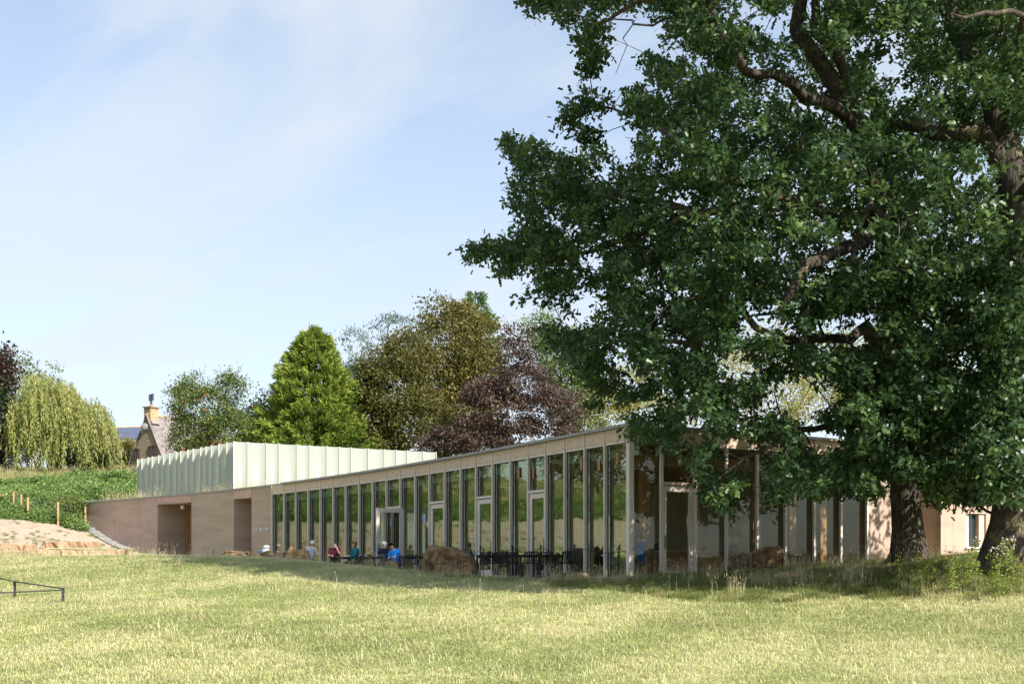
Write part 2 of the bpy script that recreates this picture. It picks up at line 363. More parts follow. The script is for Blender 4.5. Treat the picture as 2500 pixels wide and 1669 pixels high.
# paved terrace in front of the curved front
mb = MB(); ins = [front(u) for u in np.linspace(640, 1536, 40)]
tp = [p for p, t, n in ins] ; to = [p + n * 3.6 for p, t, n in ins]
k = len(tp); mb.add([V3(p, 0.012) for p in tp] + [V3(p, 0.012) for p in to] + [V3(p, -0.3) for p in to],
  [(i, i + 1, k + i + 1, k + i) for i in range(k - 1)] + [(k + i, k + i + 1, 2 * k + i + 1, 2 * k + i) for i in range(k - 1)])
me = mb.mesh('terrace', MT['paving']); bm = bmesh.new(); bm.from_mesh(me); bmesh.ops.recalc_face_normals(bm, faces=bm.faces); bm.to_mesh(me); bm.free()
tag(link('terrace', me), kind='structure')

# ------------------------------------------------------------------ the visitor building
B = thing('visitor_centre', 'long low building of layered concrete with a curved timber and glass front under the oaks', 'building', (CN.x, CN.y, 0))
def part(name, mb, m, parent=B, smooth=False): return link(name, mb.mesh(name, m, smooth), parent)
def curved(mb, u0, u1, off_out, off_in, z0, z1, n=5, gap=0.0):
    """a block that follows the front between two columns"""
    us = np.linspace(u0, u1, n); a = [front(u) for u in us]
    o = [p + nn * off_out for p, t, nn in a]; i_ = [p + nn * off_in for p, t, nn in a]
    if gap:
        for L in (o, i_):
            d = (L[1] - L[0]).normalized(); L[0] = L[0] + d * gap / 2
            d = (L[-2] - L[-1]).normalized(); L[-1] = L[-1] + d * gap / 2
    poly = [(p.x, p.y) for p in o] + [(p.x, p.y) for p in reversed(i_)]
    ar = sum(poly[q][0] * poly[(q + 1) % len(poly)][1] - poly[(q + 1) % len(poly)][0] * poly[q][1] for q in range(len(poly)))
    return mb.prism(poly if ar > 0 else poly[::-1], z0, z1)
ZC = 4.50                                          # underside of the coping
for u0, u1 in ((120, 201), (201, 280), (280, 340), (340, 385), (467, 571), (614, 667)):
    part('concrete_panel', curved(MB(), u0, u1, 0, -0.45, -0.5, ZC, 5, 0.022), MT['concrete'])
def alcove(u0, u1, depth, ztop):
    (a, ta, na), (b, tb, nb) = front(u0), front(u1)
    part('lintel', curved(MB(), u0, u1, 0.004, -0.42, ztop, ZC, 4, 0.02), MT['lintel'])
    mbx = MB(); q = a - na * 0.45; r = a - na * depth            # far return, facing the visitor
    mbx.box(V3((q + r) / 2 + ta * 0.2, (ztop - 0.5) / 2), ((r - q).length, 0.38, ztop + 0.5), (V3(na, 0), V3(ta, 0), Vector((0, 0, 1)))); part('return_wall', mbx, MT['concrete'])
    mbx = MB(); q = b - nb * 0.45; r = b - nb * depth
    mbx.box(V3((q + r) / 2 - tb * 0.2, (ztop - 0.5) / 2), ((r - q).length, 0.38, ztop + 0.5), (V3(nb, 0), V3(tb, 0), Vector((0, 0, 1)))); part('return_wall', mbx, MT['concrete'])
    mbx = MB(); c = ((a - na * depth) + (b - nb * depth)) / 2; w = (a - b).length
    ax = (V3(ta, 0), V3(na, 0), Vector((0, 0, 1)))
    mbx.box(V3(c, ztop + 0.06), (w + 0.6, depth * 2, 0.1), ax); part('soffit', mbx, MT['concrete'])
    return c, ta, na, w, ax
zl = EYE + (HV - 1231) / FPX * 68.0
c, ta, na, w, ax = alcove(385, 467, 2.0, zl)
d = part('door', MB().box(V3(c - na * 0.03, zl / 2 - 0.01), (w - 0.1, 0.06, zl - 0.02), ax), MT['oakwood'])
for s_ in (-1, 1): link('door_frame', MB().box(V3(c + ta * s_ * (w / 2 - 0.12) + na * 0.03, zl / 2), (0.14, 0.12, zl - 0.03), ax).mesh('door_frame', MT['oakwood']), d)
link('handle', MB().tube([V3(c + na * 0.1 - ta * 0.3, 0.95), V3(c + na * 0.1 - ta * 0.3, 1.35)], 0.02).mesh('handle', MT['steel']), d)
c2 = alcove(571, 614, 1.7, EYE + (HV - 1217) / FPX * 61.5)
part('back_panel', MB().box(V3(c2[0], 2), (c2[3] + 0.4, 0.1, 4.4), c2[4]), MT['concrete'])

# glazed bays of the curved front
mull = [669.2, 699, 727.7, 758.6, 788.4, 819.3, 850.1, 883.1, 916.1, 950.2, 984.3, 1020.5, 1055.6, 1092.9, 1131.9, 1169.8, 1210.4, 1253.9, 1297.4, 1340.9, 1387.2, 1436.3, 1485.4, 1536]
ZF = 4.13                                          # bottom of the fascia
doors = {9: 2.82, 12: 2.86, 15: 2.86, 18: 2.86}
FIN, GK = 0.105, 0.06                              # timber fin and gasket stand this far out
def fin_at(p, t, n, z0, z1, w=0.065):
    ax = (V3(t, 0), V3(n, 0), Vector((0, 0, 1)))
    part('mullion', MB().box(V3(p + n * (GK + FIN / 2), (z0 + z1) / 2), (w, FIN, z1 - z0), ax), MT['fin'])
    part('gasket', MB().box(V3(p + n * GK / 2, (z0 + z1) / 2), (w * 0.8, GK - 0.004, z1 - z0 - 0.01), ax), MT['gasket'])
def flat(p, q, n, z0, z1, name, m, off=0.0, th=0.012, parent=B):
    d = (q - p); L = d.length; d = d.normalized(); ax = (V3(d, 0), V3(n, 0), Vector((0, 0, 1)))
    return part(name, MB().box(V3((p + q) / 2 + n * off, (z0 + z1) / 2), (L, th, z1 - z0), ax), m, parent)
def glazed_door(p, q, n, ztop, gm, name='door', open_ang=0.0):
    """door leaf of timber stiles with a pane; swings about p"""
    d = (q - p); L = d.length; d = d.normalized()
    if open_ang:
        ca, sa = math.cos(open_ang), math.sin(open_ang); d2 = d * ca + n * sa; n2 = n * ca - d * sa; d, n = d2, n2
    ax = (V3(d, 0), V3(n, 0), Vector((0, 0, 1))); sw = 0.15
    dm = MB()
    for s_ in (sw / 2, L - sw / 2): dm.box(V3(p + d * s_ + n * 0.06, ztop / 2 + 0.01), (sw, 0.07, ztop - 0.03), ax)
    dm.box(V3(p + d * (L / 2) + n * 0.06, ztop - 0.10), (L - 2 * sw - 0.004, 0.066, 0.17), ax)
    dm.box(V3(p + d * (L / 2) + n * 0.06, 0.13), (L - 2 * sw - 0.004, 0.066, 0.22), ax)
    leaf = part(name, dm, MT['fin'])
    link('pane', MB().box(V3(p + d * (L / 2) + n * 0.06, ztop / 2), (L - 2 * sw, 0.012, ztop - 0.4), ax).mesh('pane', gm), leaf)
    link('handle', MB().tube([V3(p + d * (L - 0.08) + n * 0.13, 0.9), V3(p + d * (L - 0.08) + n * 0.13, 1.3)], 0.015).mesh('handle', MT['steel']), leaf)
for i, u in enumerate(mull[:-1]):
    p, t, n = front(u); q = front(mull[i + 1])[0]; m2 = ((p - q).normalized()); nn = Vector((-m2.y, m2.x))
    if nn.dot(n) < 0: nn = -nn
    fin_at(p, t, n, 0.02, ZF - 0.003)
    part('fascia_batten', MB().box(V3(p + n * (GK + FIN - 0.02), (ZF + ZC) / 2), (0.045, 0.05, ZC - ZF - 0.006), (V3(t, 0), V3(n, 0), Vector((0, 0, 1)))), MT['fin'])
    e = (q - p).normalized() * 0.03
    flat(p + e, q - e, nn, ZF, ZC - 0.004, 'fascia_panel', MT['larch'], GK + FIN - 0.05, 0.06)
    flat(p + e * 1.6, q - e * 1.6, nn, ZF - 0.075, ZF - 0.004, 'head_frame', MT['fin'], 0.065, 0.13)
    e = (q - p).normalized() * 0.032
    if i in doors:
        zt = doors[i]
        flat(p + e, q - e, nn, zt + 0.09, ZF - 0.08, 'window_pane', MT['glass'])
        flat(p + e * 1.3, q - e * 1.3, nn, zt, zt + 0.085, 'transom', MT['fin'], 0.07, 0.15)
        if i == 9: glazed_door(q - e * 1.6, p + e * 1.6, nn, zt - 0.01, MT['glass'], open_ang=R(84))
        else: glazed_door(p + e * 1.6, q - e * 1.6, nn, zt - 0.01, MT['glass'])
        if i == 9: pass
    else:
        flat(p + e, q - e, nn, 0.06, ZF - 0.08, 'window_pane', MT['glass'])
        flat(p + e * 1.3, q - e * 1.3, nn, 0.0, 0.055, 'sill', MT['fin'], 0.07, 0.14)
    flat(p, q, nn, ZF - 0.42, ZF - 0.17, 'downstand', MT['pelmet'], -0.35, 0.05)  # bulkhead hanging inside behind the glass head
# corner post
part('corner_post', MB().box(V3(CN + (N0 + NR) * 0.10 , ZF / 2), (0.17, 0.17, ZF), (V3(E1, 0), V3(E2, 0), Vector((0, 0, 1)))), MT['fin'])
ax_c = (V3(E1, 0), V3(E2, 0), Vector((0, 0, 1))); cc = CN + (N0 + NR) * 0.10
part('fascia_corner', MB().box(V3(cc + (N0 + NR) * 0.01, (ZF + ZC) / 2), (0.235, 0.235, ZC - ZF - 0.006), ax_c), MT['larch'])
part('coping_corner', MB().box(V3(CN + (N0 + NR) * 0.06, (ZC + H_ROOF) / 2 + 0.001), (0.46, 0.46, H_ROOF - ZC), ax_c), MT['metal'])
# short front
sm = [1609, 1691, 1767, 1842, 1911, 1981, 2046, 2110]
ss = [0.0] + [side(u) for u in sm]
for i in range(len(ss)):
    p = sp(ss[i])
    if i:
        fin_at(p, E1, NR, 0.02, ZF - 0.003, 0.085)
        part('fascia_batten', MB().box(V3(p + NR * (GK + FIN - 0.02), (ZF + ZC) / 2), (0.045, 0.05, ZC - ZF - 0.006), (V3(E1, 0), V3(NR, 0), Vector((0, 0, 1)))), MT['larch'])
    if i == len(ss) - 1: break
    q = sp(ss[i + 1]); e = E1 * 0.035
    flat(p + e, q - e, NR, ZF, ZC - 0.004, 'fascia_panel', MT['larch'], GK + FIN - 0.05, 0.06)
    flat(p + e * 1.6, q - e * 1.6, NR, ZF - 0.075, ZF - 0.004, 'head_frame', MT['larch'], 0.065, 0.13)
    if i == 1:
        flat(p + e, q - e, NR, 2.93, ZF - 0.08, 'window_pane', MT['glass_clear'])
        flat(p + e * 1.3, q - e * 1.3, NR, 2.83, 2.92, 'transom', MT['larch'], 0.07, 0.15)
        glazed_door(q - e * 1.6, p + e * 1.6, NR, 2.82, MT['glass_clear'])
    else:
        flat(p + e, q - e, NR, 0.06, ZF - 0.08, 'window_pane', MT['glass_clear'])
        flat(p + e * 1.3, q - e * 1.3, NR, 0.0, 0.055, 'sill', MT['larch'], 0.07, 0.14)
# concrete at the right: a flush length, then a return and a wall that stands forward
def sbox(name, s0, s1, o0, o1, z0, z1, m, parent=B):
    return part(name, MB().box(V3(sp((s0 + s1) / 2, (o0 + o1) / 2), (z0 + z1) / 2), (abs(s1 - s0), abs(o1 - o0), z1 - z0), (V3(E1, 0), V3(NR, 0), Vector((0, 0, 1)))), m, parent)
sbox('timber_jamb', S_GL + 0.06, S_GL + 0.20, -0.05, 0.10, 0, ZC, MT['larch'])
sbox('concrete_panel', S_GL + 0.21, S_ST, -0.4, 0.05, -0.4, ZC, MT['concrete'])
def front_s(u):                                      # column u on the forward wall
    k = (u - HU) / FPX; c = CN + NR * STEP
    return (k * c.y - c.x) / (E1.x - k * E1.y)
sw0, sw1, sw2, sw3 = front_s(2297), front_s(2327), front_s(2358), front_s(2407)
sbox('return_wall', sw0, sw0 + 0.4, 0.051, STEP - 0.005, -0.4, ZC, MT['concrete'])
sbox('concrete_panel', sw0, sw1 - 0.012, STEP - 0.4, STEP, -0.4, ZC, MT['concrete'])
sbox('concrete_panel', sw1, sw2, STEP - 0.4, STEP, -0.4, ZC, MT['concrete'])
zs = EYE + (HV - 1331) / FPX * 37.5; zh = EYE + (HV - 1246) / FPX * 37.5
sbox('concrete_panel', sw2 + 0.004, sw3, STEP - 0.4, STEP - 0.002, -0.4, zs - 0.07, MT['concrete'])
sbox('concrete_panel', sw2 + 0.004, sw3, STEP - 0.4, STEP - 0.002, zh, ZC, MT['concrete'])
sbox('concrete_panel', sw3 + 0.004, sw3 + 8, STEP - 0.4, STEP, -0.4, ZC, MT['concrete'])
wf = sbox('window_frame', sw2 + 0.01, sw2 + 0.10, STEP - 0.25, STEP - 0.13, zs, zh - 0.004, MT['larch'])
for a_, b_ in ((0.11, 0.27),): sbox('window_jamb', sw2 + a_, sw2 + b_, STEP - 0.26, STEP - 0.11, zs, zh - 0.004, MT['white'], B)
sbox('window_pane', sw2 + 0.28, sw3 - 0.30, STEP - 0.22, STEP - 0.20, zs, zh - 0.004, MT['pane_far'], B)
sbox('window_jamb', sw3 - 0.29, sw3 - 0.01, STEP - 0.26, STEP - 0.06, zs, zh - 0.004, MT['larch'], B)
sbox('window_sill', sw2 - 0.03, sw3 + 0.03, STEP - 0.3, STEP + 0.06, zs - 0.065, zs - 0.004, MT['white'], B)
# coping along all the tops
us = np.linspace(188, 1530, 30)
for i in range(len(us) - 1): part('coping', curved(MB(), us[i], us[i + 1], 0.30 if us[i] > 660 else 0.06, -0.5, ZC, H_ROOF, 3, 0.006), MT['metal'])
sbox('coping', 0.18, S_GL + 0.2, -0.5, 0.30, ZC, H_ROOF, MT['metal'])
sbox('coping', S_GL + 0.206, S_ST + 0.3, -0.5, 0.07, ZC, H_ROOF, MT['metal'])
sbox('coping', sw0 - 0.05, sw0 + 8, STEP - 0.5, STEP + 0.06, ZC + 0.002, H_ROOF + 0.002, MT['metal'])
# roof, floor, inner walls
def poly_obj(name, pts, z, m, parent=B, th=0.0):
    from mathutils.geometry import tessellate_polygon
    vs = [Vector((p[0], p[1], z)) for p in pts]; me = bpy.data.meshes.new(name)
    me.from_pydata(vs, [], [tuple(f) for f in tessellate_polygon([vs])]); me.materials.append(m); me.update(); return link(name, me, parent)
MT['greenroof'] = surf('sedum roof', (0.20, 0.20, 0.08), (0.34, 0.30, 0.15), 1.2, 0.95, bump=0.6)
inset = [front(u)[0] - front(u)[2] * 0.48 for u in (190, 201, 280, 385, 571, 666, 760, 860, 960, 1060, 1160, 1260, 1360, 1450, 1500)] + [CN - N0 * 0.48 - NR * 0.48]
roofp = inset + [sp(S_ST + 8, -0.48), sp(S_ST + 8, -22), Vector((2.0, 78)), Vector((-20, 84)), Vector((-29.5, 80))]
poly_obj('roof', roofp, 4.53, MT['greenroof'])
ceil_p = [front(u)[0] - front(u)[2] * 0.05 for u in (640, 760, 860, 960, 1060, 1160, 1260, 1360, 1450, 1530)] + [sp(0.3, -0.05), sp(S_ST + 1, -0.05), sp(S_ST + 1, -12), Vector((1, 62)), Vector((-6, 68))]
poly_obj('ceiling', ceil_p, ZF + 0.06, MT['ply'])
poly_obj('floor', ceil_p, 0.002, MT['floor'])
ax_r = (V3(E1, 0), V3(E2, 0), Vector((0, 0, 1)))
iw = 6.2
part('inner_wall', MB().box(V3(CN + E1 * 6.5 + E2 * iw, ZF / 2), (9.2, 0.2, ZF), ax_r), MT['plaster'])
part('inner_wall', MB().box(V3(sp(S_GL + 0.7, -iw / 2), ZF / 2), (0.2, iw - 0.9, ZF), ax_r), MT['plaster'])
pl = [front(u)[0] - front(u)[2] * 7.0 for u in (640, 700, 800, 900, 1000, 1100, 1200, 1290)]
q0, n0 = front(645)[0], front(645)[2]; flat(q0 - n0 * .5, q0 - n0 * 7, Vector((-n0.y, n0.x)), 0, ZF, 'inner_wall', MT['plaster'], 0, 0.15)
flat(pl[-1], CN + E1 * 1.9 + E2 * iw, E1, 0, ZF, 'inner_wall', MT['plaster'], 0, .15)
for a_, b_ in zip(pl[:-1], pl[1:]): flat(a_, b_, Vector((-(b_ - a_).y, (b_ - a_).x)).normalized(), 0, ZF, 'inner_wall', MT['plaster'], 0, 0.15)
for s_ in (1.15, 3.1, 5.6, 7.2, 8.6):                 # timber posts in front of the inner wall
    part('inner_post', MB().box(V3(sp(s_, -0.9), ZF / 2), (0.28, 0.22, ZF), ax_r), MT['oakwood'])
dm = MB()
for k_ in range(7): dm.box(V3(sp(4.6, -0.9 - k_ * 1.05), ZF - 0.62), (9.6, 0.12, 0.34), ax_r)
for k_ in range(7): part('ceiling_beam', MB().box(V3(sp(4.6, -0.7 - k_ * 1.0), ZF - 0.5 - 0.10 * (k_ % 2)), (9.2, 0.13, 0.36), ax_r), MT['oakwood'])
part('doorway_dark_panel', MB().box(V3(CN + E1 * 3.3 + E2 * (iw - 0.13), 1.1), (0.9, 0.06, 2.2), ax_r), MT['gasket'])  # black panel on the uncut wall stands in for the doorway's darkness
for s_ in (2.8, 3.8): part('inner_door_frame', MB().box(V3(CN + E1 * s_ + E2 * (iw - 0.15), 1.12), (0.09, 0.1, 2.26), ax_r), MT['oakwood'])

# fluted light box on the roof
LB = thing('roof_lantern', 'pale fluted translucent box standing on the roof above the concrete wall', 'roof light', (PX(570.5, 68), 68, 4.5))
LC = Vector((PX(570.5, 68), 68)); ZL = EYE + (HV - 1077) / FPX * 68
LRt = Vector((PX(1064.7, 74.4), 74.4)); LLf = Vector((PX(335, 79.5), 79.5))
def along(A, Bp, u):
    d = Bp - A; k = (u - HU) / FPX; return (k * A.y - A.x) / (d.x - k * d.y)
def flutes(A, Bp, us, nrm):
    d = (Bp - A); L = d.length; du = d.normalized(); s = [along(A, Bp, u) * L for u in us]
    for a, b in zip(s[:-1], s[1:]):
        n = 9; o = []
        for q in range(n + 1):
            tt = q / n; dep = 0.17 * (b - a) * math.sin(math.pi * tt) ** 0.8
            p = A + du * (a + 0.02 + (b - a - 0.04) * tt) - nrm * (dep + 0.02); o.append(p)
        m = MB(); k = n + 1; back = [p - nrm * 0.02 for p in o]
        m.add([V3(p, 4.45) for p in o] + [V3(p, ZL) for p in o] + [V3(p, 4.45) for p in back] + [V3(p, ZL) for p in back],
              [(i, i + 1, k + i + 1, k + i) for i in range(n)] + [(2 * k + i + 1, 2 * k + i, 3 * k + i, 3 * k + i + 1) for i in range(n)] + [(k + i, k + i + 1, 3 * k + i + 1, 3 * k + i) for i in range(n)])
        me = m.mesh('fluted_panel', MT['grp'], True); bm = bmesh.new(); bm.from_mesh(me); bmesh.ops.recalc_face_normals(bm, faces=bm.faces); bm.to_mesh(me); bm.free()
        link('fluted_panel', me, LB)
    for a in s: link('rib', MB().box(V3(A + du * a - nrm * 0.03, (4.45 + ZL) / 2 + 0.01), (0.05, 0.11, ZL - 4.45 + 0.02), (V3(du, 0), V3(nrm, 0), Vector((0, 0, 1)))).mesh('rib', MT['grp_rib']), LB)
nr = (LRt - LC).normalized(); nl = (LLf - LC).normalized()
flutes(LC, LRt, [570.5, 605, 650, 681, 725, 756, 798, 829, 857, 899, 939, 967, 994.5, 1034, 1064.7], Vector((nr.y, -nr.x)))
flutes(LC, LLf, [570.5, 553, 534, 515.5, 502.3, 489.3, 471, 458, 441, 429.7, 413.5, 398.6, 387, 371, 361, 346, 335.4], Vector((-nl.y, nl.x)))

# the name on the wall
(pa, ta, na) = front(640); wy = pa.y
SG = thing('wall_lettering', 'small raised steel lettering on the concrete beside the first window', 'sign', V3(pa + na * 0.02, EYE + (HV - 1292) / FPX * wy))
hgt = 8.5 / FPX * wy
w0, w1 = front(621.5)[0], front(655.5)[0]; dW = (w1 - w0); text = 'THE WESTON'
step = dW / (len(text) - 0.35)
zb = EYE + (HV - 1296.5) / FPX * wy
for i, ch in enumerate(text):
    if ch == ' ': continue
    cu = bpy.data.curves.new('letter', 'FONT'); cu.body = ch; cu.size = hgt * 1.40; cu.extrude = 0.02; cu.align_x = 'CENTER'
    tmp = bpy.data.objects.new('letter', cu); COL.objects.link(tmp)
    dg = bpy.context.evaluated_depsgraph_get(); me = bpy.data.meshes.new_from_object(tmp.evaluated_get(dg)); bpy.data.objects.remove(tmp)
    me.materials.clear(); me.materials.append(MT['steel_letter'])
    xd = dW.normalized(); nd = Vector((xd.y, -xd.x)); k = 0.95 * step.length / (hgt * 0.95)
    A = Matrix(((xd.x * k, 0, nd.x, 0), (xd.y * k, 0, nd.y, 0), (0, 1, 0, 0), (0, 0, 0, 1)))
    pos = V3(w0 + step * (i + 0.35) + nd * 0.03, zb); me.transform(Matrix.Translation(pos) @ A)
    link('letter', me, SG)
# lamp in the first alcove and a plate by the right hand return
pa, ta, na = front(385)
q = pa - na * 1.6 - ta * 0.05
L = thing('wall_lamp', 'round white bulkhead lamp high in the shaded door recess', 'lamp', V3(q, 3.4)); lp = P(446, 1237, 67.2)
L.location = lp; L['base'] = tuple(lp)
link('lamp_base', MB().ball(lp + Vector((0.0, 0.06, 0)), (0.13, 0.05, 0.13)).mesh('lamp_base', MT['steel']), L)
link('lamp_globe', MB().ball(lp, 0.13, 10, 7).mesh('lamp_globe', MT['white'], True), L)
wp = sp(sw0 - 0.02, STEP - 0.95); wp3 = V3(wp, EYE + (HV - 1318) / FPX * wp.y)
L = thing('wall_plate', 'small pale square box fixed to the shaded return of the right hand wall', 'wall box', wp3)
link('back_box', MB().box(wp3, (0.08, 0.16, 0.24), ax_r).mesh('back_box', MT['oakwood']), L)
link('face_plate', MB().box(wp3 - V3(E1, 0) * 0.05, (0.03, 0.13, 0.2), ax_r).mesh('face_plate', MT['ply']), L)

# ------------------------------------------------------------------ leaves and trees
OAK_V = np.array([(0, 0, 0), (-.27, .38, .07), (-.13, .55, .03), (-.25, .80, .05), (0, 1, -.05), (.25, .80, .05), (.13, .55, .03), (.27, .38, .07)], float)
OAK_F = np.array([(0, 7, 1), (7, 2, 1), (7, 6, 2), (6, 3, 2), (6, 5, 3), (5, 4, 3)])
LEAF_V = np.array([(0, 0, 0), (-.32, .5, .10), (.32, .5, .10), (0, 1, -.04)], float); LEAF_F = np.array([(0, 2, 1), (1, 2, 3)])
THIN_V = np.array([(0, 0, 0), (-.11, .45, .03), (.11, .45, .03), (0, 1, -.06)], float); THIN_F = LEAF_F
def unit(a): return a / np.maximum(np.linalg.norm(a, axis=1, keepdims=True), 1e-9)
def leaves(C, D, Nn, S, tv, tf):
    """leaf blades: centres, directions, face normals, sizes -> arrays"""
    D = unit(D); Nn = unit(Nn - D * (Nn * D).sum(1, keepdims=True)); X = np.cross(D, Nn)
    V = C[:, None] + (X[:, None] * tv[None, :, 0:1] + D[:, None] * tv[None, :, 1:2] + Nn[:, None] * tv[None, :, 2:3]) * S[:, None, None]
    F = tf[None] + (np.arange(len(C)) * len(tv))[:, None, None]
    return V.reshape(-1, 3), F.reshape(-1, tf.shape[1])
def foliage(name, parent, C, D, Nn, S, tint, tv, tf, m, kind=None):
    V, F = leaves(C, D, Nn, S, tv, tf)
    o = link(name, np_mesh(name, V, F, m, {'tint': np.repeat(np.clip(tint, 0, 1), len(tv))}), parent)
    if kind: o['kind'] = kind
    return o
def lobe(u, v, ru, rv, Y, dy=None):
    c = P(u, v, Y); rx = ru * Y / FPX; return (np.array(c), np.array((rx, dy if dy else rx * 0.9, rv * Y / FPX)))
def shell(lobes, n, r, lo=0.6, hi=1.0, bottom=-0.9):
    """cluster centres through the outer shells of the crown lobes, and their outward directions"""
    w = np.array([(l[1][0] * l[1][2]) for l in lobes]); pick = r.choice(len(lobes), n * 3, p=w / w.sum())
    c = np.array([l[0] for l in lobes])[pick]; rad = np.array([l[1] for l in lobes])[pick]
    d = unit(r.normal(size=(len(pick), 3))); rr = r.uniform(lo, hi, (len(pick), 1)) ** 0.7
    p = c + d * rad * rr; ok = d[:, 2] > bottom
    for l in lobes:                                # not deep inside another lobe
        q = (((p - l[0]) / l[1]) ** 2).sum(1); ok &= q > lo * lo * 0.8
    return p[ok][:n], d[ok][:n]
class Skeleton:
    def __init__(s): s.p = []; s.par = []; s.fix = []; s.root = []; s.len = []
    def add(s, p, par, fix=0.0, root=None):
        s.p.append(np.array(p, float)); s.par.append(par); s.fix.append(fix); s.root.append(s.root[par] if par >= 0 else root)
        s.len.append(0 if par < 0 else s.len[par] + np.linalg.norm(s.p[-1] - s.p[par])); return len(s.p) - 1
    def limb(s, pts, rads, par=-1, root=None, seg=0.6, r=None, wob=0.05):
        """a given limb, resampled; attaches to node par"""
        pts = [np.array(p, float) for p in pts]; last = par; first = True
        for i in range(len(pts) - 1):
            L = np.linalg.norm(pts[i + 1] - pts[i]); k = max(1, int(L / seg))
            for j in range(0 if first else 1, k + 1):
                t = j / k; q = pts[i] * (1 - t) + pts[i + 1] * t
                if not first and r is not None: q = q + r.normal(size=3) * wob
                last = s.add(q, last, rads[i] * (1 - t) + rads[i + 1] * t, root); first = False
        return last
    def near(s, p): return int(np.argmin(((np.array(s.p) - np.array(p)) ** 2).sum(1)))
    def attach(s, targets, r, seg=0.5, bias=0.25, wob=0.10, lift=0.12):
        A = np.zeros((len(s.p) + len(targets) * 40, 3)); Ln = np.zeros(len(A)); A[:len(s.p)] = s.p; Ln[:len(s.p)] = s.len
        d0 = np.array([((A[:len(s.p)] - t) ** 2).sum(1).min() for t in targets]); tips = [None] * len(targets)
        for i in np.argsort(d0):
            t = targets[i]; n = len(s.p); dd = np.sqrt(((A[:n] - t) ** 2).sum(1)); j = int(np.argmin(dd + bias * Ln[:n])); L = dd[j]; k = min(30, max(1, int(L / seg))); last = j; a = A[j].copy()
            off = r.normal(size=3) * wob * L
            for q in range(1, k + 1):
                f = q / k; pt = a * (1 - f) + t * f + off * math.sin(math.pi * f) + np.array((0, 0, lift * L * math.sin(math.pi * f)))
                last = s.add(pt, last); A[len(s.p) - 1] = pt; Ln[len(s.p) - 1] = s.len[-1]
            tips[i] = last
        return tips
    def mesh(s, rmin, power=0.45, sides=6, root=None, name='trunk', m=None, rmax=9):
        n = len(s.p); cnt = np.zeros(n); kids = [[] for _ in range(n)]
        for i in range(n - 1, -1, -1):
            if not cnt[i]: cnt[i] = 1
            if s.par[i] >= 0: cnt[s.par[i]] += cnt[i]; kids[s.par[i]].append(i)
        leaf = np.array([1.0 if not kids[i] else 0.0 for i in range(n)]); acc = leaf.copy()
        for i in range(n - 1, -1, -1):
            if s.par[i] >= 0: acc[s.par[i]] += acc[i]
        rad = np.minimum(rmin * acc ** power, rmax); fixv = np.array(s.fix); rad = np.where(fixv > 0, fixv, rad)
        for i in range(n):
            if s.par[i] >= 0 and not s.fix[i]: rad[i] = min(rad[i], rad[s.par[i]] * 0.92)
        mb = MB(); done = set(); st = [i for i in range(n) if s.par[i] < 0 and (root is None or s.root[i] == root)]; starts = [(None, i) for i in st]
        while starts:
            pa, i = starts.pop(); pts = []; rr = []
            if pa is not None: pts.append(s.p[pa]); rr.append(rad[i])
            while True:
                pts.append(s.p[i]); rr.append(rad[i])
                if not kids[i]: break
                k = sorted(kids[i], key=lambda q: -(rad[q] + (s.fix[q] > 0) * 5)); starts += [(i, q) for q in k[1:]]; i = k[0]
            if len(pts) > 1:
                mx_ = max(rr); mb.tube(pts, rr, 12 if mx_ > 0.2 else (7 if mx_ > 0.06 else (5 if mx_ > 0.03 else 3)), cap=mx_ > 0.02)
        return mb.mesh(name, m, True)

def bark(name, a, b, c, cs=0.0):
    m, t, out = new_mat(name); p = N(t, 'ShaderNodeBsdfPrincipled'); p.inputs['Roughness'].default_value = 0.95; p.inputs['Specular IOR Level'].default_value = 0.1
    rid = noise(t, 9, 6, (2.6, 2.6, 0.28)); col = mixc(t, rng_node(t, rid, 0.38, 0.62), a, b)
    if cs: col = mixc(t, rng_node(t, noise(t, 2.4, 5), 0.56, 0.68, 0, cs), col, c)
    t.links.new(col, p.inputs['Base Color']); bm_ = N(t, 'ShaderNodeBump'); bm_.inputs['Strength'].default_value = 1; bm_.inputs['Distance'].default_value = 0.06
    t.links.new(rid, bm_.inputs['Height']); t.links.new(bm_.outputs[0], p.inputs['Normal']); t.links.new(p.outputs[0], out.inputs[0]); return m
MT['bark'] = bark('furrowed oak bark', (0.042, 0.034, 0.028), (0.115, 0.096, 0.08), (0.30, 0.26, 0.12), 0.5)
MT['bark_far'] = bark('grey bark', (0.10, 0.085, 0.07), (0.20, 0.17, 0.14), (0.3, 0.3, 0.2), 0.3)
MT['bark_pale'] = bark('pale bark', (0.42, 0.36, 0.30), (0.60, 0.54, 0.46), (0.2, 0.2, 0.15), 0.3)
MT['oakleaf'] = leafy('oak leaf', (0.020, 0.048, 0.018), (0.040, 0.087, 0.030), (0.14, 0.205, 0.055), 0.40, 0.24, 0.30)

